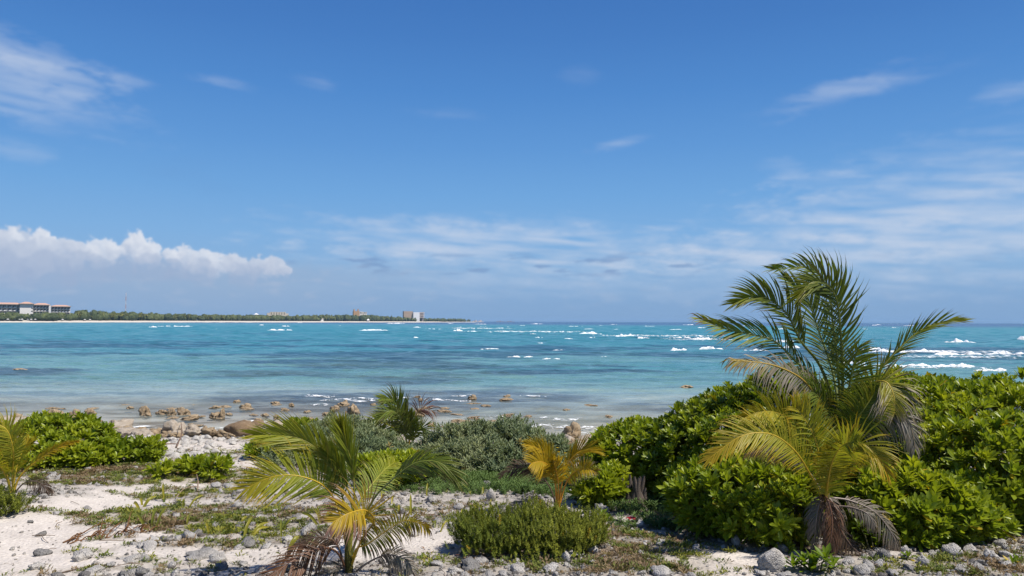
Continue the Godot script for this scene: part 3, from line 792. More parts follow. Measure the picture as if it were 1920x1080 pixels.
	leaf(p, d, [[1574, 830], [1556, 795, 0.3], [1535, 750, 0.4], [1505, 712, 0.55], [1465, 690, 0.65], [1425, 680, 0.75], [1372, 676, 0.8]], "dying", 0.5, k.call({"droop": 1.1, "a": 55.0, "cols": [SOOT.lerp(GREY, 0.4), GREY, GOLD], "lift": -0.05, "wind": 0.3}), "dying frond, yellow at the tip and grey-brown below")
	leaf(p, d, [[1584, 800], [1612, 752], [1645, 700, -0.1], [1680, 660, -0.1], [1722, 622, -0.1], [1764, 604, -0.1], [1806, 602, -0.1]], "green", 0.38, k.call({"a": 20.0, "wind": 0.0, "droop": 0.2, "from": 0.36, "ends": PURPLE, "dead": 0.12}), "lone frond reaching out to the right")
	leaf(p, d, [[1580, 820, 0.0], [1600, 765, 0.2], [1632, 722, 0.35], [1660, 716, 0.5], [1675, 740, 0.6], [1678, 770, 0.65]], "fading", 0.55, k.call({"a": 62.0, "droop": 0.55, "from": 0.3, "wind": 0.35, "lift": 0.1}), "bent pale green frond with grey ends")
	leaf(p, d, [[1582, 850, 0.1], [1610, 815, 0.3], [1640, 790, 0.45], [1675, 775, 0.6], [1705, 795, 0.7], [1716, 840, 0.75]], "dying", 0.5, k.call({"a": 55.0, "droop": 1.2, "from": 0.2, "cols": [GREY.lerp(SOOT, 0.5), GREY, GREY], "lift": -0.05, "wind": 0.0}), "grey dead frond curling down on the right")
	leaf(p, d, [[1582, 820, 0.0], [1588, 760, 0.2], [1596, 700, 0.35], [1610, 650, 0.45]], "dark", 0.5, k.call({"a": 55.0, "wind": -0.2, "half": 0.5, "face": Vector3(0, 0.2, 1)}))
	leaf(p, d, [[1578, 830, 0.1], [1560, 780, 0.3], [1530, 740, 0.45], [1500, 735, 0.55]], "dark", 0.5, k.call({"droop": 0.7}))
	leaf(p, d, [[1580, 840, 0.2], [1595, 800, 0.4], [1618, 770, 0.5], [1638, 740, 0.5]], "green", 0.5, k.call({"droop": 0.5, "a": 55.0, "cols": [DARK, GREEN, LIME]}))

# ------------------------------------------------------------------ bushes
func blade(b: MB, o: Vector3, dir: Vector3, up: Vector3, length: float, width: float, bend: float, col_a: Color, col_b: Color, segs := 3, spoon := 0.62) -> void:
	var p := o
	var d := dir.normalized()
	var prev := -1
	for s in segs + 1:
		var e := float(s) / segs
		var w := width * (0.3 + 0.7 * ss(0.0, spoon, e)) * (1.0 if e < spoon else sqrt(maxf(1.0 - pow((e - spoon) / (1.0 - spoon), 2.0), 0.03)))
		var side := d.cross(up).normalized()
		var n := side.cross(d).normalized()
		var col := col_a.lerp(col_b, e)
		var a0 := b.add(p - side * w + n * w * 0.3, (n + side * 0.5).normalized(), col)
		b.add(p, n, col)
		b.add(p + side * w + n * w * 0.3, (n - side * 0.5).normalized(), col)
		if prev >= 0:
			b.quad(prev, prev + 1, a0 + 1, a0)
			b.quad(prev + 1, prev + 2, a0 + 2, a0 + 1)
		prev = a0
		d = (d + n * -bend / segs).normalized()
		p += d * length / segs

func rosette(size: float, leaves: int, col: Color, old: Color, yellow: float) -> MB:     # a tuft of spoon-shaped leaves on a shoot
	var b := MB.new()
	for k in leaves:
		var f := float(k) / leaves
		var a := k * 2.399 + rng.randf_range(-0.3, 0.3)
		var rise := lerpf(1.35, 0.42, pow(f, 0.9)) + rng.randf_range(-0.15, 0.15)
		var dir := Vector3(cos(a) * cos(rise), sin(rise), sin(a) * cos(rise))
		var l := size * lerpf(0.62, 1.0, ss(0.0, 0.4, f)) * rng.randf_range(0.85, 1.1)
		var c := col.lerp(old, f * rng.randf_range(0.3, 1.0))
		if f > 0.75 and rng.randf() < yellow:
			c = Color(0.42, 0.31, 0.02)
		blade(b, Vector3(0, -f * size * 0.35, 0), dir, Vector3.UP + dir * -0.2, l, l * 0.17, rng.randf_range(-0.4, 0.5), c * 1.1, c, 4, 0.68)
	return b

func naupaka_meshes() -> void:
	rng.seed = 21
	var fresh := Color(0.33, 0.38, 0.025)
	var mid := Color(0.25, 0.315, 0.022)
	var old := Color(0.15, 0.215, 0.02)
	M.rosettes = [rosette(0.115, 13, fresh, mid, 0.05).mesh(), rosette(0.12, 15, mid, old, 0.03).mesh(), rosette(0.105, 12, fresh.lerp(mid, 0.5), mid, 0.02).mesh(), rosette(0.125, 14, mid, old, 0.08).mesh()]
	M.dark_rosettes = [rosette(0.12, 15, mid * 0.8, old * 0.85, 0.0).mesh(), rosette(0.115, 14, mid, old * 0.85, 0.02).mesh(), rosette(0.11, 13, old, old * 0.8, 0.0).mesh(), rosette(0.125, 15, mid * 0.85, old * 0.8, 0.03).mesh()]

# lobes: [photo x, photo y, depth, half width px, half height px, half depth in metres]
func lobes_from(list: Array) -> Array:
	var out := []
	for l in list:
		var m: float = l[2] / F
		out.append([at(l[0], l[1], l[2]), Vector3(l[3] * m, l[4] * m, l[5])])
	return out

func cover(lobes: Array, per_m2: float, thick: float, bump: float) -> Array:   # places on the skin of a mound
	var out := []
	for l in lobes:
		var c: Vector3 = l[0]
		var r: Vector3 = l[1]
		var area := 4.0 * PI * pow((pow(r.x * r.y, 1.6) + pow(r.x * r.z, 1.6) + pow(r.y * r.z, 1.6)) / 3.0, 1.0 / 1.6)
		for k in int(area * per_m2):
			var u := Vector3(rng.randfn(), rng.randfn(), rng.randfn()).normalized()
			var lump := 1.0 + nz.get_noise_3d(u.x * 14.0 + c.x * 7.0, u.y * 14.0 + c.z, u.z * 14.0) * bump + (rng.randf() * 0.06 / maxf(r.y, 0.3) if rng.randf() < 0.3 else 0.0)
			var p := c + u * r * lump * (1.0 - thick * pow(rng.randf(), 2.0))
			if p.y < land(p.x, p.z) + 0.03:
				continue
			var inside := false
			for m in lobes:
				if m != l:
					var q: Vector3 = (p - m[0]) / (m[1] as Vector3)
					if q.length() < 0.82:
						inside = true
						break
			if inside:
				continue
			out.append([p, (u / r).normalized()])
	return out

func aim(up: Vector3, turn: float, size: float) -> Basis:
	var y := up.normalized()
	var x := y.cross(Vector3(0.13, 0.2, 1.0)).normalized()
	return Basis(x, y, x.cross(y)).rotated(y, turn).scaled(Vector3.ONE * size)

func stems(o: Node3D, lobes: Array, count: int, col: Color, r: float) -> void:
	var b := MB.new()
	for k in count:
		var l: Array = lobes[rng.randi() % lobes.size()]
		var c: Vector3 = l[0]
		var u := Vector3(rng.randfn(), absf(rng.randfn()) * 0.7, rng.randfn()).normalized()
		var tip: Vector3 = c + u * l[1] * 0.8
		var foot := Vector3(c.x + rng.randfn() * 0.15, 0, c.z + rng.randfn() * 0.15)
		foot.y = land(foot.x, foot.z) - 0.02
		var mid := foot.lerp(tip, 0.5) + Vector3(rng.randfn(), rng.randfn(), rng.randfn()) * 0.05
		b.tube(curve([foot - o.position, mid - o.position, tip - o.position], 5), [r, r * 0.9, r * 0.8, r * 0.65, r * 0.5, r * 0.35], 5, col, col)
	part("branches", b.mesh(), M.bark, o).set_meta("kind", "stuff")

func tint_at(p: Vector3) -> Color:                   # shoots differ: fresh, old and yellowing ones in patches
	var n := nf.get_noise_3d(p.x * 1.6, p.y * 1.6, p.z * 1.6) * 1.3 + rng.randfn() * 0.16
	var c := Color(0.72, 0.78, 0.75).lerp(Color(1.18, 1.1, 1.0), clampf(0.5 + n, 0.0, 1.0))
	if rng.randf() < 0.012:
		c = Color(1.5, 0.95, 0.6)
	return c

func naupaka(label: String, spec: Array, per_m2: float, rosettes: Array, size := 1.0, singles := 130) -> void:
	var lobes := lobes_from(spec)
	var foot: Vector3 = lobes[0][0]
	foot.y = land(foot.x, foot.z)
	var o := thing("naupaka_bush", label, "bush", foot)
	var spots := cover(lobes, per_m2, 0.3, 0.3)
	var front := []
	for s in spots:
		front.append([(s[0] - EYE).length() - 1.5 * (s[1] as Vector3).dot((EYE - s[0]).normalized()), s])
	front.sort_custom(func(a, b): return a[0] < b[0])
	var sets := [[], [], [], []]
	var tints := [[], [], [], []]
	for k in front.size():
		var s: Array = front[k][1]
		var up: Vector3 = (s[1] as Vector3) * 0.75 + Vector3(rng.randfn() * 0.22, 0.75, rng.randfn() * 0.22)
		var t := Transform3D(aim(up, rng.randf() * TAU, size * rng.randf_range(0.65, 1.35)), s[0] - foot)
		var v := rng.randi() % 4
		if k < singles * 3 and k % 3 == 0:
			part("leaf_rosette", rosettes[v], M.leaf, o, t)
		else:
			sets[v].append(t)
			tints[v].append(tint_at(s[0]))
	for v in 4:
		if sets[v].size():
			many("foliage", rosettes[v], M.leaf, sets[v], o, tints[v])
	stems(o, lobes, 10 + 6 * lobes.size(), Color(0.2, 0.17, 0.13), 0.012)

func sprig(leaves: int, height: float, ll: float, lw: float, col: Color, col2: Color, rise_a: float, rise_b: float) -> ArrayMesh:
	var b := MB.new()
	for k in leaves:
		var f := float(k) / leaves
		var a := k * 2.399 + rng.randf() * 0.5
		var rise := lerpf(rise_b, rise_a, f) + rng.randf_range(-0.2, 0.2)
		var dir := Vector3(cos(a) * cos(rise), sin(rise), sin(a) * cos(rise))
		blade(b, Vector3(0, f * height, 0), dir, Vector3.UP - dir * 0.2, ll * rng.randf_range(0.8, 1.1), lw, 0.2, col.lerp(col2, rng.randf()), col.lerp(col2, rng.randf()), 2, 0.5)
	return b.mesh()

func shrub(called: String, label: String, spec: Array, per_m2: float, sprigs: Array, mat: Material, lean: float, size: float, thick: float, bump: float, sparkle := []) -> void:
	var lobes := lobes_from(spec)
	var foot: Vector3 = lobes[0][0]
	foot.y = land(foot.x, foot.z)
	var o := thing(called, label, "shrub", foot)
	var sets := []
	var tints := []
	for s in sprigs:
		sets.append([])
		tints.append([])
	for s in cover(lobes, per_m2, thick, bump):
		var up: Vector3 = (s[1] as Vector3) * (1.0 - lean) + Vector3(rng.randfn() * 0.25, lean * 1.2, rng.randfn() * 0.25)
		var i := rng.randi() % sprigs.size()
		tints[i].append(tint_at(s[0]))
		sets[i].append(Transform3D(aim(up, rng.randf() * TAU, size * rng.randf_range(0.7, 1.3)), s[0] - foot))
	for v in sprigs.size():
		if sets[v].size():
			many("foliage", sprigs[v], mat, sets[v], o, tints[v])
	stems(o, lobes, 14, Color(0.14, 0.11, 0.08), 0.01)
	for y in sparkle:
		var b := MB.new()
		for k in 7:
			var a := k * TAU / 7.0
			blade(b, Vector3.ZERO, Vector3(cos(a), 0.5, sin(a)), Vector3.UP, 0.035, 0.011, 0.3, Color(0.7, 0.45, 0.01), Color(0.75, 0.5, 0.01), 2, 0.6)
		part("flower", b.mesh(), M.leaf, o, Transform3D(Basis(), at(y[0], y[1], y[2]) - foot))

func make_bushes() -> void:
	naupaka_meshes()
	rng.seed = 31
	naupaka("large glossy green naupaka thicket filling the right edge below the breakers", [[1800, 812, 10.8, 160, 96, 1.2], [1730, 840, 10.9, 110, 120, 0.9], [1900, 838, 10.4, 130, 116, 1.3], [1840, 890, 9.6, 130, 110, 0.9], [1690, 770, 11.7, 90, 66, 0.9], [1960, 832, 11.0, 120, 98, 1.3], [1750, 775, 11.8, 110, 60, 1.0], [1880, 788, 11.6, 120, 64, 1.2]], 92, M.rosettes, 1.1, 170)
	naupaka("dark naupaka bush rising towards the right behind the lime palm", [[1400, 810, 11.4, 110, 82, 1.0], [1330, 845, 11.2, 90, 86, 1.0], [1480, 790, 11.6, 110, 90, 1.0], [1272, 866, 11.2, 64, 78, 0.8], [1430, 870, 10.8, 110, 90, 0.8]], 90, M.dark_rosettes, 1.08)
	naupaka("rounded naupaka bush between the orange palm and the dark bush", [[1180, 858, 11.9, 74, 60, 0.7], [1236, 878, 11.5, 56, 62, 0.6], [1130, 870, 11.8, 34, 40, 0.5], [1200, 835, 12.0, 50, 42, 0.6]], 92, M.rosettes, 1.1, 130)
	naupaka("bright low naupaka bush left of the lime palm trunk", [[1370, 930, 8.9, 90, 66, 0.75], [1440, 945, 8.7, 84, 64, 0.7], [1310, 935, 9.0, 52, 46, 0.55], [1400, 900, 9.2, 76, 42, 0.5], [1480, 930, 8.9, 60, 66, 0.6]], 95, M.rosettes, 1.14, 150)
	naupaka("bright naupaka bush spreading low right of the lime palm trunk", [[1680, 940, 8.9, 90, 64, 0.7], [1760, 955, 8.8, 84, 56, 0.6], [1620, 945, 8.8, 54, 74, 0.5], [1820, 965, 8.9, 52, 34, 0.5], [1710, 985, 8.5, 80, 34, 0.4]], 95, M.rosettes, 1.14, 150)
	naupaka("naupaka bush with some yellow leaves in front of the rocks at the left", [[110, 830, 14.6, 82, 46, 0.9], [50, 840, 14.6, 60, 44, 0.8], [165, 835, 14.4, 46, 38, 0.7], [115, 855, 14.0, 90, 30, 0.6], [90, 805, 15.0, 40, 24, 0.5]], 74, [M.rosettes[0], M.rosettes[2], M.rosettes[0], M.rosettes[3]], 1.25)
	naupaka("yellowing naupaka bush with bare brown twigs right of the big left bush", [[265, 845, 14.8, 34, 20, 0.5], [235, 850, 14.6, 26, 20, 0.4]], 70, [M.rosettes[0], M.rosettes[2], M.rosettes[3], M.rosettes[3]], 1.2, 40)
	naupaka("low clump of naupaka by the sandy gap", [[405, 878, 12.8, 20, 16, 0.3], [365, 872, 13.2, 26, 12, 0.3], [300, 880, 12.8, 16, 9, 0.2]], 80, [M.rosettes[0], M.rosettes[2], M.rosettes[0], M.rosettes[1]], 1.2, 50)
	naupaka("pale naupaka leaves low between the front palm and the grey-green shrubs", [[740, 878, 12.4, 50, 22, 0.5], [700, 880, 12.4, 30, 24, 0.4], [780, 870, 12.9, 40, 16, 0.4]], 80, [M.rosettes[0], M.rosettes[2], M.rosettes[0], M.rosettes[0]], 1.2, 60)
	naupaka("small naupaka bush at the water side of the left grey-green shrub", [[565, 806, 17.5, 38, 16, 0.6], [510, 850, 15.5, 40, 26, 0.5], [485, 838, 15.8, 16, 14, 0.4]], 70, [M.rosettes[0], M.rosettes[2], M.rosettes[0], M.dark_rosettes[1]], 1.25, 60)
	naupaka("small naupaka bush under the rounded one, beside the stump", [[1118, 912, 10.6, 38, 26, 0.35], [1150, 900, 10.9, 24, 24, 0.3]], 100, [M.rosettes[0], M.rosettes[2], M.rosettes[0], M.rosettes[0]], 1.25, 60)
	# shrubs of fine grey-green leaves
	var gg := Color(0.255, 0.295, 0.165)
	var gd := Color(0.165, 0.21, 0.11)
	var soft := [sprig(12, 0.07, 0.06, 0.008, gg, gd, 1.3, 0.2), sprig(11, 0.06, 0.065, 0.0085, gg * 1.1, gg, 1.3, 0.3), sprig(12, 0.08, 0.055, 0.008, gd, gg, 1.2, 0.1)]
	shrub("sea_lavender_shrub", "wide grey-green mounded shrub right of the thin palm by the water", [[930, 845, 15.4, 80, 44, 0.9], [860, 855, 15.2, 66, 44, 0.8], [985, 860, 15.0, 56, 40, 0.7], [1035, 855, 14.6, 34, 28, 0.5], [900, 878, 14.4, 80, 34, 0.6], [820, 868, 15.6, 40, 30, 0.6]], 360, soft, M.soft, 0.5, 1.45, 0.28, 0.7, [[1048, 848, 14.0], [1056, 856, 14.0], [1045, 858, 14.0], [1060, 850, 14.0], [1052, 862, 14.0], [1045, 840, 14.1]])
	shrub("sea_lavender_shrub", "grey-green shrub left of the thin palm, behind the front palm", [[640, 825, 16.6, 52, 32, 0.8], [590, 845, 15.8, 60, 34, 0.7], [690, 850, 15.6, 56, 30, 0.7], [660, 868, 14.8, 70, 34, 0.6], [560, 868, 15.0, 60, 26, 0.6], [745, 862, 15.0, 30, 18, 0.5]], 360, soft, M.soft, 0.5, 1.45, 0.28, 0.7)
	var sg := Color(0.225, 0.255, 0.035)
	var sd := Color(0.13, 0.16, 0.022)
	var bay := [sprig(26, 0.075, 0.02, 0.0048, sg, sd, 1.1, 0.1), sprig(24, 0.07, 0.022, 0.005, sg * 1.2, sg, 1.1, 0.0), sprig(26, 0.085, 0.02, 0.0046, sd, sg, 1.0, 0.1)]
	shrub("bay_cedar_shrub", "low dense olive-green shrub with fine upright leaves in the middle foreground", [[1000, 1000, 8.05, 62, 42, 0.42], [922, 1006, 8.05, 56, 35, 0.42], [1064, 1005, 8.05, 52, 34, 0.42], [962, 1018, 7.9, 44, 24, 0.3], [1045, 1020, 7.9, 34, 22, 0.25], [884, 992, 8.15, 24, 26, 0.26], [1112, 996, 8.15, 26, 28, 0.26]], 1100, bay, M.soft, 0.62, 1.0, 0.6, 0.85)
	shrub("bay_cedar_shrub", "small round olive-green shrub at the left edge under the cut-off palm", [[4, 955, 9.5, 34, 24, 0.3], [-30, 950, 9.5, 40, 30, 0.35]], 1100, bay, M.soft, 0.62, 1.0, 0.6, 0.85)

func plant(label: String, px: float, py: float, tufts: Array, category := "plant", group := "") -> void:
	# tufts: [photo x, photo y of its heart, leaf length, leaves, yellow share]
	var g := ground_at(px, py)
	var o := thing("naupaka_seedling", label, category, g, group)
	var b := MB.new()
	for t in tufts:
		var h := at(t[0], t[1], -g.z + rng.randf_range(-0.1, 0.1)) - g
		h.y = maxf(h.y, 0.03)
		b.tube([Vector3(h.x * 0.3, -0.03, h.z * 0.3), h * 0.6, h], [0.008, 0.007, 0.006], 5, Color(0.2, 0.17, 0.1), Color(0.14, 0.17, 0.04))
		for k in int(t[3]):
			var f: float = float(k) / t[3]
			var a := k * 2.399 + rng.randf_range(-0.3, 0.3)
			var rise := lerpf(1.3, 0.15, pow(f, 0.8)) + rng.randf_range(-0.15, 0.15)
			var dir := Vector3(cos(a) * cos(rise), sin(rise), sin(a) * cos(rise))
			var l: float = t[2] * lerpf(0.6, 1.0, ss(0.0, 0.4, f)) * rng.randf_range(0.85, 1.1)
			var c := Color(0.15, 0.22, 0.012).lerp(Color(0.09, 0.16, 0.012), f * rng.randf())
			if f > 0.6 and rng.randf() < t[4]:
				c = Color(0.5, 0.36, 0.02)
			var lb := MB.new()
			blade(lb, Vector3.ZERO, dir, Vector3.UP - dir * 0.2, l, l * 0.16, rng.randf_range(-0.2, 0.6), c * 1.1, c, 4)
			part("leaf", lb.mesh(), M.leaf, o, Transform3D(Basis(), h + Vector3(0, -f * 0.04, 0)))
	part("stem", b.mesh(), M.bark, o)

func strap_plant(label: String, leaves: Array) -> void:
	# leaves: [foot x, foot y, tip x, tip y, width m, yellow 0..1]
	var g := ground_at(leaves[0][0], leaves[0][1])
	var o := thing("strap_leaf_lily", label, "plant", g)
	for l in leaves:
		var a := ground_at(l[0], l[1]) - Vector3(0, 0.03, 0)
		var z := at(l[2], l[3], -a.z + rng.randf_range(-0.06, 0.14))
		var b := MB.new()
		var c := Color(0.13, 0.17, 0.03).lerp(Color(0.44, 0.36, 0.04), l[5])
		var mid := a.lerp(z, 0.5) + Vector3(0, 0.04 + 0.1 * absf(z.x - a.x), 0.02)
		var pts := curve([a - g, mid - g, z - g], 7)
		var prev := -1
		for k in 8:
			var e := k / 7.0
			var t: Vector3 = (pts[mini(k + 1, 7)] - pts[maxi(k - 1, 0)]).normalized()
			var side := t.cross(Vector3(rng.randf_range(-0.1, 0.1), 0.35, 0.9)).normalized()
			var n := side.cross(t)
			var w: float = l[4] * 0.5 * (0.7 + 0.3 * sin(e * PI)) * (1.0 - 0.85 * ss(0.7, 1.0, e))
			var cc := c.lerp(Color(0.4, 0.27, 0.1), ss(0.86, 1.0, e) * 0.7) * Color(1, 1, 1).lerp(Color(0.75, 0.8, 0.7), rng.randf())
			var a0 := b.add(pts[k] - side * w + n * w * 0.35, (n + side * 0.5).normalized(), cc)
			b.add(pts[k], n, cc)
			b.add(pts[k] + side * w + n * w * 0.35, (n - side * 0.5).normalized(), cc)
			if prev >= 0:
				b.quad(prev, prev + 1, a0 + 1, a0)
				b.quad(prev + 1, prev + 2, a0 + 2, a0 + 1)
			prev = a0
		part("leaf", b.mesh(), M.leaf, o)

# ------------------------------------------------------------------ stones and rocks
func ball(n: int) -> MB:                             # a sphere of 8 n n triangles with shared corners
	var b := MB.new()
	var seen := {}
	for oct in 8:
		var X := Vector3(1 if oct & 1 else -1, 0, 0)
		var Y := Vector3(0, 1 if oct & 2 else -1, 0)
		var Z := Vector3(0, 0, 1 if oct & 4 else -1)
		var id := func(i: int, j: int) -> int:
			var p := (X * (n - i - j) + Y * i + Z * j) / float(n)
			var key := Vector3i((p * 4096.0).round())
			if not seen.has(key):
				p = p.normalized()
				seen[key] = b.add(p, p, Color.WHITE)
			return seen[key]
		for i in n:
			for j in n - i:
				b.tri(id.call(i, j), id.call(i + 1, j), id.call(i, j + 1))
				if i + j < n - 1:
					b.tri(id.call(i + 1, j), id.call(i + 1, j + 1), id.call(i, j + 1))
	return b

func stone_mesh(n: int, seed_at: float, rough: float, pits: float, cols: Array, wet := false) -> ArrayMesh:
	var b := ball(n)
	for k in b.v.size():
		var p := b.v[k]
		var q := p * 1.0 + Vector3(seed_at, seed_at * 0.7, -seed_at)
		var r := 1.0 + nf.get_noise_3d(q.x * 1.6, q.y * 1.6, q.z * 1.6) * rough * 1.5 + (0.22 - absf(nf.get_noise_3d(q.x * 4.0, q.y * 4.0, q.z * 4.0))) * rough * 1.3
		# a few flat broken faces
		for f in 5:
			var u := Vector3(sin(seed_at * 3.1 + f * 2.4), cos(seed_at * 1.7 + f * 1.9), sin(seed_at + f * 4.1)).normalized()
			var over := p.dot(u) * r - 0.72
			if over > 0.0:
				r -= over * 0.75
		var pit := 0.0
		if pits > 0.0:
			pit = ss(0.1, 0.5, nf.get_noise_3d(q.x * 8.0 + 9.0, q.y * 8.0, q.z * 8.0)) * pits
			r -= pit * 0.14
		var t := clampf(0.5 + nf.get_noise_3d(q.x * 3.0, q.y * 3.0 + 20.0, q.z * 3.0) * 1.3, 0.0, 1.0)
		var c: Color = (cols[0] as Color).lerp(cols[1], t).lerp(cols[2], pit * 0.7)
		if wet:
			c = c.lerp(c * Color(0.4, 0.38, 0.33), ss(-0.15, -0.45, p.y + nf.get_noise_3d(q.x * 3.0, q.y, q.z * 3.0) * 0.3))
		b.v[k] = p * r
		b.c[k] = c
	b.smooth()
	return b.mesh()

func place_rock(mesh: Mesh, label: String, group: String, p: Vector3, size: Vector3, turn: float, tilt := 0.0, called := "rock", category := "rock") -> void:
	var o := part(called, mesh, M.rock, self, Transform3D(Basis(Vector3.UP, turn) * Basis(Vector3.BACK, tilt) * Basis.from_scale(size), p))
	tag(o, label, category, group)

func make_rocks() -> void:
	rng.seed = 41
	var tan_c := [Color(0.45, 0.33, 0.20), Color(0.56, 0.45, 0.31), Color(0.16, 0.12, 0.08)]
	var pale_c := [Color(0.54, 0.46, 0.36), Color(0.62, 0.55, 0.46), Color(0.34, 0.25, 0.15)]
	var tans := []
	for k in 6:
		tans.append(stone_mesh(10, 2.0 + k * 3.7, 0.6, 1.0, tan_c, true))
	var pales := []
	for k in 4:
		pales.append(stone_mesh(10, 31.0 + k * 5.3, 0.5, 0.7, pale_c))
	# [x, y of the foot, width px, height px, label or ""]
	var in_water := [[273, 778, 24, 18, "tan rock in the shallows with a smaller block at its foot, leftmost of the line"], [276, 781, 18, 8, ""], [304, 777, 24, 11, "low arched tan rock left of the jagged one in the shallows"], [323, 779, 20, 14, "jagged pyramid-shaped tan rock in the shallows"], [339, 771, 18, 8, ""], [347, 778, 28, 12, ""], [358, 786, 36, 8, "long flat tan rock lying nearest the pale shore slabs"], [402, 783, 22, 12, "broad tan rock beside the upright one"], [417, 783, 10, 20, "narrow upright tan rock in the shallows"], [430, 778, 14, 5, ""], [443, 755, 14, 6, ""], [461, 766, 24, 10, "squat tan rock farther out left of the palms"], [516, 757, 20, 5, ""], [547, 761, 12, 6, ""], [535, 770, 20, 5, ""], [498, 780, 16, 6, ""], [520, 786, 16, 9, ""], [612, 780, 20, 9, ""], [628, 768, 20, 8, "dark-sided tan rock left of the biggest one off the shrubs"], [662, 776, 28, 20, "biggest pointed tan rock in the water left of the thin palm"], [642, 761, 24, 9, ""], [648, 757, 10, 8, ""], [785, 780, 26, 14, "tan rock showing behind the thin palm"], [808, 799, 14, 7, "little rock in the water right of the thin palm"], [788, 751, 10, 5, ""], [782, 745, 14, 4, ""], [886, 749, 18, 9, "tan rock awash at the end of a foam line"], [951, 744, 16, 4, "flat tan rock farthest out in the middle of the view"],
		[950, 780, 28, 5, ""], [885, 784, 30, 4, ""], [1287, 727, 30, 6, "flat reddish rock breaking the surface left of the tallest palm"], [245, 766, 14, 5, ""], [40, 694, 26, 4, "low brown rock far out at the left"], [170, 778, 26, 12, "wide tan rock at the edge left of the standing rocks"], [448, 797, 16, 8, ""], [484, 790, 20, 7, ""], [575, 774, 14, 5, ""], [700, 760, 12, 4, ""]]
	for r in in_water:
		var p := sea_at(r[0], r[1])
		var m := -p.z / F
		place_rock(tans[rng.randi() % 6], r[4] if r[4] else "small tan limestone rock standing in the shallow water off the beach", "" if r[4] else "small tan rocks in the shallows", p + Vector3(0, r[3] * m * 0.18, 0), Vector3(r[2] * m * 0.44, r[3] * m * 0.66, maxf(r[2] * m * 0.36, 0.12)), rng.randf_range(-0.4, 0.4), rng.randf_range(-0.2, 0.2))
	for k in 58:                                     # the low shelf of half-drowned rocks between the named ones
		var px := rng.randf_range(0, 940) if k < 48 else rng.randf_range(940, 1300)
		var p := sea_at(px, rng.randf_range(757, 803) if k < 48 else rng.randf_range(745, 800))
		var w := rng.randf_range(0.08, 0.26)
		place_rock(tans[rng.randi() % 6], "low tan rock just breaking the surface of the shallows off the beach", "low drowned rocks in the shallows", p + Vector3(0, -0.005, 0), Vector3(w * rng.randf_range(0.9, 1.8), w * rng.randf_range(0.2, 0.4), w), rng.randf() * TAU, rng.randf_range(-0.1, 0.1))
	var on_edge := [[20, 808, 76, 30, "pale tan slab rising at the left edge behind the big bush", 0], [30, 790, 30, 14, "brownish knob on top of the slab at the left edge", 1], [106, 786, 34, 20, "tan rock peeping over the left bush, left of a pair", 1], [140, 788, 26, 20, "pointed tan rock peeping over the left bush, right of a pair", 1], [218, 812, 62, 30, "big pale rounded slab right of the left bush", 0], [240, 816, 50, 14, "flat pale rock at the foot of the big rounded slab", 0], [330, 815, 40, 28, "pale yellowish rock left of the middle of the shore ledge", 0], [362, 817, 44, 20, "long pale rock in the middle of the shore ledge", 0], [390, 817, 26, 17, "grooved tan rock on the shore ledge", 1], [415, 818, 26, 14, "tan rock next to the brown tilted slab", 1], [288, 812, 26, 10, "low yellowish rock on the shore ledge", 1], [430, 822, 22, 12, "small dark rock under the brown tilted slab", 1],
		[452, 816, 66, 30, "large brown tilted slab like a fallen log on the shore", 2], [480, 806, 36, 22, "brown block behind the tilted slab", 2], [512, 810, 46, 24, "pale wedge-shaped rock right of the brown block", 0], [895, 806, 24, 26, "dark upright rock behind the wide grey-green shrub", 1], [881, 812, 18, 14, "smaller tan rock left of the dark upright one", 1], [1075, 823, 36, 30, "round tan boulder at the water's edge left of the naupaka bush", 1], [1062, 838, 20, 16, "brown stone in front of the round boulder", 2], [1122, 820, 18, 8, "flat tan rock right of the round boulder", 1], [700, 815, 50, 22, "pale orange rock behind the left grey-green shrub", 0], [740, 828, 40, 14, "pale rock at the foot of the thin palm", 0], [795, 836, 30, 14, "pale orange stone right of the thin palm's foot", 0], [680, 808, 24, 16, "tan stone under a bare twig by the left grey-green shrub", 1], [1080, 850, 22, 12, "white stone in the gap beside the orange palm", 3], [670, 850, 22, 10, "white stone between shrub and thin palm", 3]]
	var white := stone_mesh(8, 77.0, 0.2, 0.15, [Color(0.66, 0.63, 0.58), Color(0.74, 0.72, 0.68), Color(0.4, 0.37, 0.33)])
	var brown := stone_mesh(10, 61.0, 0.22, 0.5, [Color(0.30, 0.21, 0.13), Color(0.38, 0.28, 0.18), Color(0.12, 0.08, 0.05)])
	for r in on_edge:
		var p := ground_at(r[0], r[1])
		var m := -p.z / F
		var kind: int = r[5]
		var mesh: Mesh = [pales[rng.randi() % 4], tans[rng.randi() % 6], brown, white][kind]
		place_rock(mesh, r[4], "", p + Vector3(0, r[3] * m * 0.3, 0), Vector3(r[2] * m * 0.46, r[3] * m * 0.6, r[2] * m * 0.36), rng.randf_range(-0.3, 0.3) if kind != 2 else 0.15, -0.18 if kind == 2 else rng.randf_range(-0.12, 0.12))
	# a rock ledge of many broken blocks between the named ones
	for k in 60:
		var px := rng.randf_range(170, 540) if k < 46 else rng.randf_range(1040, 1120)
		var p := ground_at(px, rng.randf_range(809, 820) if px < 600 else rng.randf_range(822, 845))
		var w := rng.randf_range(0.12, 0.3)
		place_rock(pales[rng.randi() % 4] if rng.randf() < 0.6 else tans[rng.randi() % 6], "pale limestone block in the broken ledge along the water's edge", "ledge blocks along the water", p + Vector3(0, w * 0.12, 0), Vector3(w, w * rng.randf_range(0.4, 0.7), w * 0.8), rng.randf() * TAU, rng.randf_range(-0.3, 0.3))
	# stones of the foreground
	var greys := []
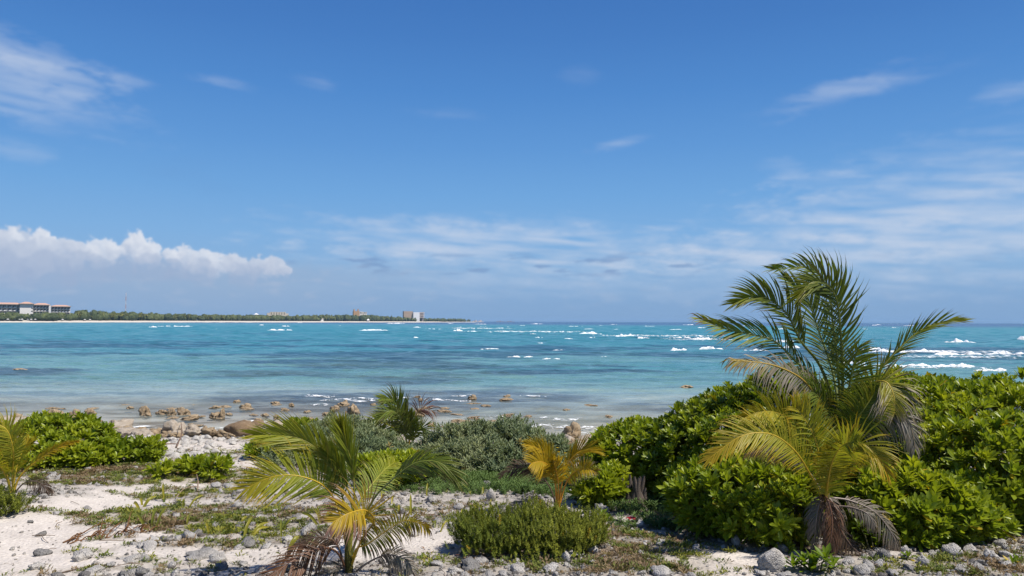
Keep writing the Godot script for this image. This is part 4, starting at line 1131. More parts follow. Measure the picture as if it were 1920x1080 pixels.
	var tones := [[Color(0.55, 0.53, 0.50), Color(0.68, 0.66, 0.63), Color(0.16, 0.15, 0.14)], [Color(0.43, 0.415, 0.39), Color(0.58, 0.56, 0.53), Color(0.10, 0.095, 0.09)], [Color(0.56, 0.53, 0.49), Color(0.64, 0.62, 0.58), Color(0.25, 0.23, 0.2)], [Color(0.25, 0.245, 0.24), Color(0.36, 0.35, 0.33), Color(0.08, 0.075, 0.07)]]
	for k in 12:
		greys.append(stone_mesh(5, 101.0 + k * 2.3, 0.5, 0.7, tones[k % 4]))
	M.greys = greys
	var boulder := stone_mesh(14, 205.0, 0.14, 0.9, [Color(0.60, 0.57, 0.52), Color(0.68, 0.65, 0.6), Color(0.10, 0.095, 0.085)])
	var named := [[1447, 1066, 58, 44, "white pitted boulder on the sand left of the lime palm", 9, 0.0], [1381, 1026, 20, 26, "striped grey stone standing on end under the bright naupaka bush", 1, 0.15], [1203, 987, 24, 13, "light grey stone at the end of the driftwood branch", 0, 0.0], [1128, 960, 26, 20, "pointed grey stone by the seedling", 0, 0.4], [1062, 1052, 16, 20, "upright pointed grey stone in front of the olive shrub", 0, 0.3], [1014, 1046, 14, 16, "dark round stone at the foot of the olive shrub", 3, 0.0], [902, 1055, 30, 12, "long flat grey stone left in front of the olive shrub", 1, 0.0], [1110, 1034, 26, 16, "flat light grey stone at the right end of the olive shrub", 0, 0.0], [975, 1066, 26, 12, "grey stone in front of the middle of the olive shrub", 1, 0.0],
		[921, 938, 18, 22, "tall pale grey stone upright in the rubble behind the olive shrub", 2, 0.25], [910, 914, 30, 14, "dark grey stone among the herbs behind the tall pale one", 3, 0.0], [810, 942, 22, 14, "grey stone right of the front palm's hanging frond", 1, 0.0], [860, 955, 20, 12, "stone with a bluish white face left of the olive shrub", 2, 0.2], [380, 1044, 62, 16, "long grey log-shaped rock on the sand left of the bronze frond", 1, -0.12], [408, 1052, 36, 16, "white flat rock beside the grey log-shaped rock", 2, 0.0], [416, 1066, 26, 14, "dark grey rock in front of the white flat one", 3, 0.0], [248, 1052, 34, 12, "flat white slab in the sandy foreground", 2, 0.0], [270, 1050, 20, 12, "grey stone touching the flat white slab", 1, 0.0], [322, 1064, 22, 12, "angular cream stone on the sand", 2, 0.3], [155, 1046, 36, 18, "pinkish pale rock half buried in the sand at the left", 2, 0.0], [175, 1078, 40, 16, "white rock cut by the bottom edge", 2, 0.0], [579, 998, 30, 20, "grey stone behind the front palm's yellow frond", 1, 0.0], [572, 1005, 18, 16, "white stone beside the grey one behind the front palm", 2, 0.0],
		[1786, 1040, 34, 22, "large whitish grey stone on the right below the naupaka leaves", 0, 0.1], [1858, 1046, 26, 18, "rounded grey stone near the right edge", 0, 0.0], [1674, 1078, 26, 12, "flat grey stone by the fallen frond's tip", 1, 0.0], [1630, 1072, 26, 26, "tilted grey rock leaning under the fallen frond", 1, 0.6], [1732, 1058, 18, 18, "stone split by a dark cleft at the lower right", 0, 0.3], [1696, 1036, 14, 14, "small pale stone beside the hanging grey frond", 2, 0.0], [1888, 1064, 22, 12, "pale stone low at the right edge", 2, 0.0], [1806, 1072, 34, 10, "long flat grey stone at the lower right", 1, 0.0], [95, 897, 20, 9, "white stone in front of the left bush", 2, 0.0], [107, 914, 16, 8, "white oval stone below the left bush", 2, 0.0], [100, 892, 14, 9, "bluish grey stone in front of the left bush", 1, 0.0], [405, 913, 20, 10, "grey stone with a pale top near the front palm's left frond", 0, 0.0], [431, 914, 22, 10, "smooth grey stone left of the front palm's wide frond", 0, 0.0], [330, 972, 18, 12, "white stone among the lily leaves", 2, 0.0]]
	for r in named:
		var p := ground_at(r[0], r[1])
		var m := -p.z / F
		var mesh: Mesh = boulder if r[5] == 9 else greys[(rng.randi() % 3) * 4 + int(r[5])]
		place_rock(mesh, r[4], "", p + Vector3(0, r[3] * m * 0.26, 0), Vector3(r[2] * m * 0.46, r[3] * m * 0.6, r[2] * m * 0.4), rng.randf_range(-0.3, 0.3), r[6])
	var set_down := 0
	while set_down < 230:
		var px := rng.randf_range(0, 1920)
		var py := 860.0 + 220.0 * pow(rng.randf(), 0.8)
		var p := ground_at(px, py)
		if shore(p.x) + p.z < 4.5:
			continue
		var g := ground_mix(p.x, p.z)
		if rng.randf() < g.x * 0.85 or rng.randf() < g.y * 0.5 or rng.randf() < g.z * 0.4:
			continue
		var w := 0.024 + 0.055 * pow(rng.randf(), 2.0)
		if rng.randf() < 0.1:
			w *= 1.35
		var tone := rng.randi() % 4
		place_rock(greys[(rng.randi() % 3) * 4 + tone], "%s %s stone in the rubble %s" % ["big" if w > 0.065 else "midsize" if w > 0.042 else "small", ["pale", "grey", "whitish", "dark"][tone], where_on_ground(px, py)], "grey rubble stones", p + Vector3(0, w * 0.25, 0), Vector3(w * rng.randf_range(0.8, 1.4), w * rng.randf_range(0.5, 0.9), w), rng.randf() * TAU, rng.randf_range(-0.4, 0.4), "rubble_stone", "stone")
		set_down += 1
	for k in 90:
		var p := ground_at(rng.randf_range(225, 450), 822.0 + 16.0 * pow(rng.randf(), 2.0)) if k < 55 else ground_at(rng.randf_range(295, 440), rng.randf_range(842, 864))
		var w := rng.randf_range(0.045, 0.12)
		place_rock(white, "rounded white coral cobble on the bright strip behind the shore ledge", "white cobbles behind the shore", p + Vector3(0, w * 0.2, 0), Vector3(w, w * rng.randf_range(0.5, 0.8), w * 0.9), rng.randf() * TAU, rng.randf_range(-0.3, 0.3), "cobble", "stone")

func where_on_ground(px: float, py: float) -> String:
	var deep := "near the bottom edge" if py > 1010.0 else "midway" if py > 930.0 else "farther back"
	if px < 250.0:
		return deep + " by the sandy path"
	if px < 470.0:
		return deep + " among the lilies"
	if px < 660.0:
		return deep + " left of the front palm's stem"
	if px < 850.0:
		return deep + " right of the front palm's stem"
	if px < 1150.0:
		return deep + " round the olive shrub"
	if px < 1500.0:
		return deep + " left of the lime palm"
	return deep + " right of the lime palm"

func make_ground_cover() -> void:
	rng.seed = 51
	var chips := []
	var tint := []
	for v in 3:
		chips.append([])
		tint.append([])
	for k in 46000:
		var d := 5.2 + 17.0 * pow(rng.randf(), 1.7)
		var x := rng.randf_range(-0.82, 0.82) * (d + 1.0)
		var z := -d
		if shore(x) + z < 2.0:
			continue
		var g := ground_mix(x, z)
		var big := rng.randf() < 0.25
		if rng.randf() < g.x * (0.97 if big else 0.86) or rng.randf() < g.z * 0.45:
			continue
		var w := (0.007 + 0.02 * pow(rng.randf(), 2.0)) * (1.7 if big else 1.0) * (0.7 if g.x > 0.5 else 1.0)
		var y := land(x, z)
		var v := rng.randi() % 3
		chips[v].append(Transform3D(Basis.from_euler(Vector3(rng.randf(), rng.randf() * TAU, rng.randf())) * Basis.from_scale(Vector3(w * rng.randf_range(0.8, 1.5), w * rng.randf_range(0.5, 1.0), w)), Vector3(x, y + w * 0.2, z)))
		var t := rng.randf()
		var c := Color(0.42, 0.40, 0.37).lerp(Color(0.60, 0.58, 0.54), t) if rng.randf() < 0.62 else Color(0.17, 0.16, 0.15).lerp(Color(0.34, 0.32, 0.30), t)
		tint[v].append(c.lerp(Color(0.64, 0.60, 0.54), g.x * 0.7))
	var lumps := [[], [], []]
	var lump_tint := [[], [], []]
	for k in 9000:
		var d := 5.4 + 15.0 * pow(rng.randf(), 1.5)
		var x := rng.randf_range(-0.82, 0.82) * (d + 1.0)
		var z := -d
		if shore(x) + z < 2.5:
			continue
		var g := ground_mix(x, z)
		if rng.randf() < g.x * 0.93 + 0.02 + (0.35 if x > 2.0 else 0.0) or rng.randf() < g.z * 0.55 or rng.randf() > 0.55 + nf.get_noise_2d(x * 1.5, z * 1.5 + 80.0):
			continue
		var w := 0.018 + 0.04 * pow(rng.randf(), 2.0)
		var v := rng.randi() % 3
		lumps[v].append(Transform3D(Basis.from_euler(Vector3(rng.randfn() * 0.4, rng.randf() * TAU, rng.randfn() * 0.4)) * Basis.from_scale(Vector3(w * rng.randf_range(0.9, 1.5), w * rng.randf_range(0.5, 0.9), w)), Vector3(x, land(x, z) + w * 0.15, z)))
		var t := rng.randf()
		lump_tint[v].append(Color(0.46, 0.445, 0.42).lerp(Color(0.66, 0.64, 0.61), t) if rng.randf() < 0.66 else Color(0.22, 0.21, 0.20).lerp(Color(0.40, 0.385, 0.36), t))
	var gravel := Node3D.new()
	gravel.name = "gravel"
	gravel.set_meta("kind", "stuff")
	tag(gravel, "pale and dark grey coral gravel strewn over the ground between the plants", "gravel")
	add_child(gravel)
	for v in 3:
		many("pebbles", stone_mesh(2, 300.0 + v, 0.4, 0.0, [Color(1, 1, 1), Color(0.85, 0.85, 0.85), Color.WHITE]), M.rock, chips[v], gravel, tint[v])
	for v in 3:
		many("rubble", stone_mesh(4, 320.0 + v * 3.0, 0.55, 0.6, [Color(1, 1, 1), Color(0.8, 0.8, 0.8), Color(0.4, 0.4, 0.4)]), M.rock, lumps[v], gravel, lump_tint[v])
	# creeping herbs
	var tufts := []
	for v in 3:
		var b := MB.new()
		for k in 16:
			var a := rng.randf() * TAU
			var r := rng.randf() * 0.05
			blade(b, Vector3(cos(a) * r, rng.randf() * 0.02, sin(a) * r), Vector3(cos(a + rng.randfn() * 0.6), rng.randf_range(0.2, 1.6), sin(a + rng.randfn() * 0.6)), Vector3.UP + Vector3(0.1, 0, 0.2), rng.randf_range(0.018, 0.034), 0.006, 0.3, Color(0.9, 0.9, 0.9), Color(1, 1, 1), 2, 0.5)
		tufts.append(b.mesh())
	var feather := sprig(20, 0.09, 0.045, 0.005, Color(0.9, 0.95, 0.8), Color(1, 1, 1), 0.9, 0.15)
	var spots := [[], [], [], []]
	var cols := [[], [], [], []]
	for h in herb_spots.size():
		var b: Array = herb_spots[h]
		var feathery: bool = h in [20, 21, 22, 23, 27, 28, 29]
		for k in int(b[2] * b[3] * 4.0 * 1100.0 * b[4]):
			var x: float = b[0] + rng.randf_range(-1.4, 1.4) * b[2]
			var z: float = b[1] + rng.randf_range(-1.4, 1.4) * b[3]
			var n2 := nf.get_noise_2d(x * 3.0 + 60.0, z * 3.0)
			if spots_at([b], x, z, n2 * 1.3) * ss(-0.35, 0.25, nf.get_noise_2d(x * 5.0, z * 5.0 + 30.0) + (0.15 if feathery else -0.05)) < rng.randf():
				continue
			var v := 3 if feathery and rng.randf() < 0.75 else rng.randi() % 3
			spots[v].append(Transform3D(aim(Vector3(rng.randfn() * 0.25, 1, rng.randfn() * 0.25), rng.randf() * TAU, rng.randf_range(0.7, 1.55)), Vector3(x, land(x, z) - 0.004, z)))
			var hue := nf.get_noise_2d(x * 1.5 + 200.0, z * 1.5) + rng.randfn() * 0.18
			var c := Color(0.17, 0.19, 0.035).lerp(Color(0.11, 0.155, 0.03), rng.randf())
			if feathery:
				c = Color(0.14, 0.205, 0.06).lerp(Color(0.09, 0.15, 0.04), rng.randf())
			elif hue > 0.02:
				c = c.lerp(Color(0.24, 0.17, 0.095), ss(0.02, 0.3, hue))
			elif hue < -0.3:
				c = Color(0.24, 0.24, 0.035)
			cols[v].append(c)
	for k in 5200:                                   # single sprouts strewn between the patches
		var d := 5.4 + 15.0 * pow(rng.randf(), 1.4)
		var x := rng.randf_range(-0.82, 0.82) * (d + 1.0)
		var z := -d
		var g := ground_mix(x, z)
		if shore(x) + z < 4.0 or rng.randf() < g.x * 0.93 or nf.get_noise_2d(x * 2.0 + 9.0, z * 2.0) < rng.randf_range(-0.3, 0.5):
			continue
		var v := rng.randi() % 3
		spots[v].append(Transform3D(aim(Vector3(rng.randfn() * 0.3, 1, rng.randfn() * 0.3), rng.randf() * TAU, rng.randf_range(0.5, 1.3)), Vector3(x, land(x, z) - 0.004, z)))
		cols[v].append(Color(0.18, 0.20, 0.04).lerp(Color(0.25, 0.19, 0.10), rng.randf()))
	var herb := Node3D.new()
	herb.name = "ground_herbs"
	herb.set_meta("kind", "stuff")
	tag(herb, "low green and brownish herbs creeping in patches over the rubble", "ground cover")
	add_child(herb)
	for v in 3:
		many("herb_leaves", tufts[v], M.soft, spots[v], herb, cols[v])
	many("feathery_leaves", feather, M.soft, spots[3], herb, cols[3])
	# dry twigs everywhere on the rubble
	var tw := MB.new()
	tw.tube([Vector3(-0.06, 0, 0), Vector3(-0.01, 0.008, 0.008), Vector3(0.07, 0.002, -0.006)], [0.0022, 0.0026, 0.0014], 4, Color.WHITE, Color(0.8, 0.8, 0.8))
	var tp := []
	var tc := []
	for k in 3600:
		var d := 5.4 + 14.0 * pow(rng.randf(), 1.4)
		var x := rng.randf_range(-0.82, 0.82) * (d + 1.0)
		if shore(x) - d < 3.0 or rng.randf() < 0.75 * spots_at(sand_spots, x, -d, 0.0) or nf.get_noise_2d(x * 1.4 + 33.0, -d * 1.4) < rng.randf_range(-0.35, 0.4):
			continue
		tp.append(Transform3D(Basis.from_euler(Vector3(rng.randfn() * 0.15, rng.randf() * TAU, rng.randfn() * 0.15)) * Basis.from_scale(Vector3.ONE * rng.randf_range(0.5, 2.2)), Vector3(x, land(x, -d) + 0.012, -d)))
		tc.append(Color(0.20, 0.13, 0.08).lerp(Color(0.36, 0.31, 0.26), rng.randf()))
	tag(many("dry_twigs", tw.mesh(), M.soft, tp, self, tc), "small dry brown twigs strewn over the rubble", "twigs")
	# dry litter under the bushes
	var bit := MB.new()
	blade(bit, Vector3.ZERO, Vector3(1, 0.12, 0), Vector3.UP, 0.055, 0.009, 0.5, Color(1, 1, 1), Color(0.8, 0.8, 0.8), 3)
	var lp := []
	var lc := []
	for b in soil_spots:
		for k in int(b[2] * b[3] * 420.0 * b[4]):
			var x: float = b[0] + rng.randfn() * 0.7 * b[2]
			var z: float = b[1] + rng.randfn() * 0.7 * b[3]
			lp.append(Transform3D(Basis.from_euler(Vector3(rng.randfn() * 0.3, rng.randf() * TAU, rng.randfn() * 0.3)) * Basis.from_scale(Vector3.ONE * rng.randf_range(0.5, 1.3)), Vector3(x, land(x, z) + 0.012, z)))
			lc.append(Color(0.24, 0.10, 0.045).lerp(Color(0.30, 0.22, 0.13), rng.randf()))
	var litter := many("leaf_litter", bit.mesh(), M.soft, lp, self, lc)
	tag(litter, "brown dry leaves and bits littering the ground under the bushes", "leaf litter")

func stick(called: String, label: String, paths: Array, r: float, col: Color) -> void:
	# paths: lists of [photo x, photo y, lift]
	var g := ground_at(paths[0][0][0], paths[0][0][1])
	var b := MB.new()
	for path in paths:
		var q := []
		for p in path:
			var w := ground_at(p[0], p[1])
			q.append(w - g + Vector3(0, p[2] + r * 0.6, 0))
		var c := curve(q, 3 * q.size())
		var rr := []
		for k in c.size():
			rr.append(r * (1.0 - 0.75 * float(k) / c.size()) * rng.randf_range(0.8, 1.25))
		b.tube(c, rr, 6, col, col * Color(1.2, 1.15, 1.1))
	var o := part(called, b.mesh(), M.bark, self, Transform3D(Basis(), g))
	tag(o, label, "driftwood")

func root_fibres() -> Array:
	var out := []
	for k in 34:
		var t := rng.randf()
		var x := lerpf(125, 282, t) + rng.randfn() * 3.0
		var y := lerpf(1016, 996, t) + rng.randfn() * 3.0
		var l := rng.randf_range(8, 26)
		var a := rng.randf_range(-0.9, 0.9)
		out.append([[x, y, rng.randf() * 0.02], [x + l * 0.5, y - 2.0 + a * 3.0, rng.randf() * 0.07], [x + l, y - 4.0 + a * 6.0, rng.randf() * 0.05]])
	return out

func make_small_things() -> void:
	rng.seed = 61
	plant("big-leaved naupaka seedling cut by the bottom edge in front of the lime palm", 1530, 1076, [[1488, 1058, 0.16, 11, 0.0], [1508, 1050, 0.16, 11, 0.0], [1528, 1055, 0.17, 13, 0.0], [1548, 1045, 0.16, 12, 0.0], [1562, 1058, 0.15, 11, 0.1], [1520, 1072, 0.16, 10, 0.1]])
	plant("single small naupaka seedling with yellow lower leaves near the fallen frond's tip", 1702, 1056, [[1702, 1050, 0.1, 13, 0.45]])
	plant("small naupaka seedling at the right edge", 1900, 1066, [[1898, 1056, 0.11, 10, 0.15], [1908, 1062, 0.1, 8, 0.2]])
	plant("tall naupaka seedling on a bare stem under the right bush", 1740, 1030, [[1748, 1010, 0.13, 12, 0.15]])
	plant("upright naupaka seedling between the lime palm trunk and a grey frond", 1640, 1032, [[1632, 1000, 0.13, 12, 0.0], [1655, 985, 0.14, 12, 0.05], [1610, 985, 0.13, 12, 0.0], [1600, 1010, 0.12, 9, 0.1], [1645, 1020, 0.12, 10, 0.3]])
	plant("yellow-green seedling at the right end of the olive shrub", 1132, 990, [[1128, 966, 0.13, 12, 0.2], [1138, 974, 0.13, 10, 0.35]])
	plant("young naupaka on a thin bare stem beside the dead stump", 1114, 950, [[1112, 910, 0.16, 15, 0.25], [1095, 912, 0.14, 11, 0.1]])
	plant("little naupaka tuft left of the dead stump", 1222, 945, [[1212, 928, 0.12, 10, 0.0]])
	plant("yellowish seedling below the rounded grey-green shrub", 700, 900, [[735, 905, 0.11, 10, 0.3]])
	plant("pale seedling in the herbs beside the sandy path", 296, 890, [[296, 880, 0.12, 10, 0.2], [305, 884, 0.12, 8, 0.3]])
	plant("tiny seedling on the white strip near the left grey-green shrub", 458, 846, [[458, 838, 0.14, 10, 0.0]])
	strap_plant("spiky lily with five strap leaves on the brown mat left of the middle", [[275, 992, 256, 962, 0.035, 0.3], [284, 988, 294, 952, 0.035, 0.2], [290, 994, 314, 948, 0.03, 0.35], [272, 988, 262, 972, 0.03, 0.4], [284, 985, 286, 972, 0.025, 0.2]])
	strap_plant("lily with one broad leaf and a yellow bent one beside the sandy path", [[268, 950, 294, 930, 0.045, 0.5], [268, 948, 264, 932, 0.035, 0.7], [262, 952, 250, 944, 0.04, 0.9], [245, 966, 228, 966, 0.03, 0.8], [250, 960, 243, 954, 0.03, 0.1]])
	strap_plant("single upright lily leaf bending at its top, behind the brown mat", [[309, 940, 306, 904, 0.032, 0.7], [308, 942, 312, 934, 0.03, 0.0]])
	strap_plant("lily pair with a leaf leaning right, in front of the dry twig", [[352, 952, 382, 928, 0.03, 0.6], [345, 950, 346, 934, 0.03, 0.3], [340, 950, 334, 940, 0.03, 0.0]])
	strap_plant("short lily leaves on the right part of the brown mat", [[350, 984, 358, 962, 0.028, 0.4], [368, 955, 374, 958, 0.03, 0.9], [395, 1002, 386, 978, 0.032, 0.8]])
	strap_plant("spreading lily with four pale leaves left of the bronze frond", [[457, 1006, 474, 968, 0.035, 0.5], [470, 1002, 504, 979, 0.032, 0.6], [472, 1004, 505, 988, 0.03, 0.7], [440, 1002, 417, 992, 0.035, 0.8], [450, 985, 464, 968, 0.03, 0.6]])
	strap_plant("lily of two thin leaves forming a V left of the front palm", [[528, 1006, 528, 974, 0.026, 0.3], [530, 990, 558, 970, 0.022, 0.4]])
	strap_plant("lily with long bent leaves under the front palm's wide frond", [[600, 985, 564, 962, 0.035, 0.5], [603, 984, 590, 952, 0.03, 0.6], [604, 980, 594, 950, 0.03, 0.5], [606, 985, 620, 955, 0.03, 0.4], [590, 962, 572, 958, 0.025, 0.6]])
	strap_plant("single broad pale leaf leaning right beside the bronze frond", [[541, 1032, 562, 1005, 0.05, 0.5], [530, 1040, 512, 1046, 0.03, 0.4]])
	strap_plant("single tall upright pale leaf right of the front palm", [[771, 966, 770, 926, 0.03, 0.6]])
	strap_plant("short upright pale leaf right of the front palm, left of the tall one", [[749, 962, 748, 946, 0.03, 0.8]])
	strap_plant("slim bleached leaves standing behind the front palm's dark frond", [[734, 946, 738, 928, 0.022, 0.9], [716, 938, 716, 920, 0.02, 0.8], [800, 930, 802, 905, 0.03, 0.5]])
	strap_plant("bright yellow leaf stub left of the olive shrub's top", [[896, 962, 888, 945, 0.035, 1.0], [865, 966, 867, 955, 0.025, 0.8]])
	strap_plant("thin forked yellow lily right of the yellow stub", [[924, 966, 919, 940, 0.02, 0.7], [922, 960, 928, 950, 0.018, 0.8], [919, 955, 921, 935, 0.02, 0.7]])
	strap_plant("thin slanting leaf at the left end of the olive shrub", [[824, 998, 842, 974, 0.02, 0.7], [815, 990, 818, 974, 0.02, 0.2]])
	strap_plant("pale leaf blade in the herbs behind the orange palm's dead frond", [[905, 928, 906, 912, 0.03, 0.4], [880, 930, 884, 920, 0.025, 0.6]])
	# wood
	stick("driftwood", "reddish-brown dry root lying at the edge of the sandy path", [[[118, 1018, 0.0], [150, 1008, 0.03], [190, 990, 0.05], [225, 996, 0.03], [275, 1000, 0.0]], [[185, 1006, 0.0], [190, 996, 0.06], [192, 985, 0.1]], [[188, 1012, 0.0], [198, 1000, 0.05], [215, 988, 0.08]], [[236, 998, 0.0], [242, 985, 0.08], [246, 978, 0.13]], [[205, 1000, 0.02], [222, 992, 0.06], [232, 980, 0.03]], [[130, 1020, 0.0], [150, 1016, 0.02], [172, 1012, 0.0]], [[240, 1000, 0.0], [262, 992, 0.04], [290, 996, 0.0]]] + root_fibres(), 0.0085, Color(0.25, 0.13, 0.06))
	stick("driftwood", "thin bent dry branch on the brown mat behind the lilies", [[[330, 934, 0.0], [345, 922, 0.04], [370, 918, 0.05]], [[370, 922, 0.0], [371, 914, 0.1], [368, 908, 0.16]]], 0.012, Color(0.4, 0.3, 0.22))
	stick("driftwood", "dark grey driftwood branch pointing at the light stone by the red blossom", [[[1140, 978, 0.02], [1165, 983, 0.02], [1192, 990, 0.0]]], 0.022, Color(0.2, 0.18, 0.16))
	stick("driftwood", "dark twigs tangled under the right naupaka thicket", [[[1840, 960, 0.1], [1860, 975, 0.05], [1890, 966, 0.0]], [[1825, 950, 0.15], [1850, 968, 0.06], [1868, 975, 0.0]], [[1810, 965, 0.05], [1850, 972, 0.02], [1900, 978, 0.0]]], 0.011, Color(0.17, 0.13, 0.11))
	stick("driftwood", "dry brown twig lying on the white strip behind the left bush", [[[270, 835, 0.05], [300, 838, 0.06], [335, 836, 0.04]], [[330, 840, 0.0], [340, 830, 0.2], [339, 815, 0.3]]], 0.022, Color(0.26, 0.18, 0.13))
	stick("driftwood", "thin grey twig lying in the sand by the bottom edge", [[[110, 1076, 0.0], [150, 1068, 0.01], [185, 1058, 0.0]]], 0.008, Color(0.22, 0.17, 0.13))
	stick("bare_twig", "bare upright twig standing behind the left grey-green shrub", [[[664, 850, 0.0], [664, 846, 0.5], [663, 842, 1.0]]], 0.014, Color(0.2, 0.18, 0.14))
	# the dead stump
	var g := ground_at(1184, 950)
	var o := thing("dead_stump", "gnarled dead grey-brown stump in front of the naupaka bushes", "stump", g)
	var b := MB.new()
	for k in 16:
		var a := rng.randf_range(0, TAU)
		var r := rng.randf_range(0.02, 0.13)
		var foot := Vector3(cos(a) * r * 1.9, -0.03, sin(a) * r)
		var lean := rng.randf_range(-0.1, 0.1)
		var h := rng.randf_range(0.16, 0.36)
		b.tube(curve([foot, foot * 0.55 + Vector3(lean * 0.5, h * 0.5, 0), Vector3(foot.x * 0.5 + lean, h, foot.z * 0.5)], 6), [0.045, 0.05, 0.042, 0.05, 0.036, 0.026, 0.01], 6, Color(0.13, 0.10, 0.085), Color(0.25, 0.21, 0.18))
	part("trunk", b.mesh(), M.bark, o)
	o.scale = Vector3.ONE * 1.25
	b = MB.new()
	for k in 7:
		var a := rng.randf_range(0, TAU)
		b.tube(curve([Vector3(0, 0.06, 0), Vector3(cos(a) * 0.16, 0.05, sin(a) * 0.13), Vector3(cos(a) * 0.3, -0.01, sin(a) * 0.22)], 5), [0.035, 0.03, 0.024, 0.018, 0.012, 0.006], 6, Color(0.13, 0.10, 0.085), Color(0.2, 0.17, 0.14))
	part("roots", b.mesh(), M.bark, o)
	# the red blossom
	g = ground_at(1184, 981) + Vector3(0, 0.035, 0)
	o = thing("red_blossom", "red-pink blossom fallen beside the driftwood branch", "flower", g)
	for k in 6:
		b = MB.new()
		var a := k * TAU / 6.0
		blade(b, Vector3(0, 0.02, 0), Vector3(cos(a), 0.8, sin(a)), Vector3.UP + Vector3(0.01, 0, 0), 0.075, 0.03, 0.9, Color(0.75, 0.02, 0.06), Color(0.8, 0.05, 0.1), 3)
		part("petal", b.mesh(), M.leaf, o)

# ------------------------------------------------------------------ the far coast
var coast := [[-420, 900], [-200, 980], [0, 1080], [150, 1180], [320, 1400], [500, 1650], [650, 1950], [760, 2250], [850, 2750], [892, 3300]]

func coast_at(px: float, inland: float) -> Vector3:
	var d := 0.0
	for k in coast.size() - 1:
		if px <= coast[k + 1][0] or k == coast.size() - 2:
			var t := clampf((px - coast[k][0]) / float(coast[k + 1][0] - coast[k][0]), 0.0, 1.0)
			d = lerpf(coast[k][1], coast[k + 1][1], t)
			break
	return Vector3((px - 960.0) / F * d, 0, -d) + Vector3(-0.5, 0, -0.87) * inland

func prism_roof(w: float, h: float, d: float, col: Color) -> ArrayMesh:      # hipped, eaves at y 0
	var b := MB.new()
	var a := [Vector3(-w / 2, 0, -d / 2), Vector3(w / 2, 0, -d / 2), Vector3(w / 2, 0, d / 2), Vector3(-w / 2, 0, d / 2)]
	var r := [Vector3(-w / 2 + d * 0.45, h, 0), Vector3(w / 2 - d * 0.45, h, 0)]
	b.flat_quad(a[3], a[2], r[1], r[0], col, Vector3(0, 1, 1))
	b.flat_quad(a[1], a[0], r[0], r[1], col, Vector3(0, 1, -1))
	b.flat_quad(a[2], a[1], r[1], r[1], col, Vector3(1, 1, 0))
	b.flat_quad(a[0], a[3], r[0], r[0], col, Vector3(-1, 1, 0))
	b.flat_quad(a[0], a[1], a[2], a[3], col, Vector3(0, -1, 0))
	b.box(Vector3(0, -0.7, 0), Vector3(w * 0.995, 0.69, d * 0.98), Color(0.6, 0.5, 0.42))
	return b.mesh()

func block(o: Node3D, called: String, p: Vector3, size: Vector3, col: Color) -> MeshInstance3D:
	var b := MB.new()
	b.box(Vector3.ZERO, size, col)
	return part(called, b.mesh(), M.paint, o, Transform3D(Basis(), p))

func hotel_wing(o: Node3D, x: float, z: float, w: float, h: float, floors: int, bays: int, roof_h: float) -> void:
	var wall := block(o, "wall", Vector3(x, 0, z - 7.0), Vector3(w, h, 8.0), Color(0.74, 0.69, 0.61))
	var fh := h / floors
	var bw := w / bays
	var glass := MB.new()
	glass.box(Vector3.ZERO, Vector3(bw * 0.62, fh * 0.66, 0.4), Color(0.12, 0.125, 0.13))
	var gm := glass.mesh()
	var rail := MB.new()
	rail.box(Vector3.ZERO, Vector3(bw * 0.5, fh * 0.36, 0.35), Color(0.78, 0.76, 0.72))
	var rm := rail.mesh()
	for f in floors:
		for k in bays:
			var bx := -w / 2 + (k + 0.5) * bw
			part("window", gm, M.paint, wall, Transform3D(Basis(), Vector3(bx, f * fh + 0.35, 4.1)))
			part("balcony", rm, M.paint, wall, Transform3D(Basis(), Vector3(bx + bw * 0.2, f * fh + 0.1, 6.8)))
		block(o, "floor_slab", Vector3(x, f * fh - 0.2, z - 0.8), Vector3(w, 0.45, 4.2), Color(0.72, 0.69, 0.64))
	for k in bays + 1:
		block(o, "partition", Vector3(x - w / 2 + k * bw, 0, z - 1.6), Vector3(0.5, h - 0.1, 2.4), Color(0.76, 0.73, 0.68))
	part("roof", prism_roof(w + 3.0, roof_h, 17.0, Color(0.48, 0.30, 0.22)), M.paint, o, Transform3D(Basis(), Vector3(x, h + 0.75, z - 4.0)))

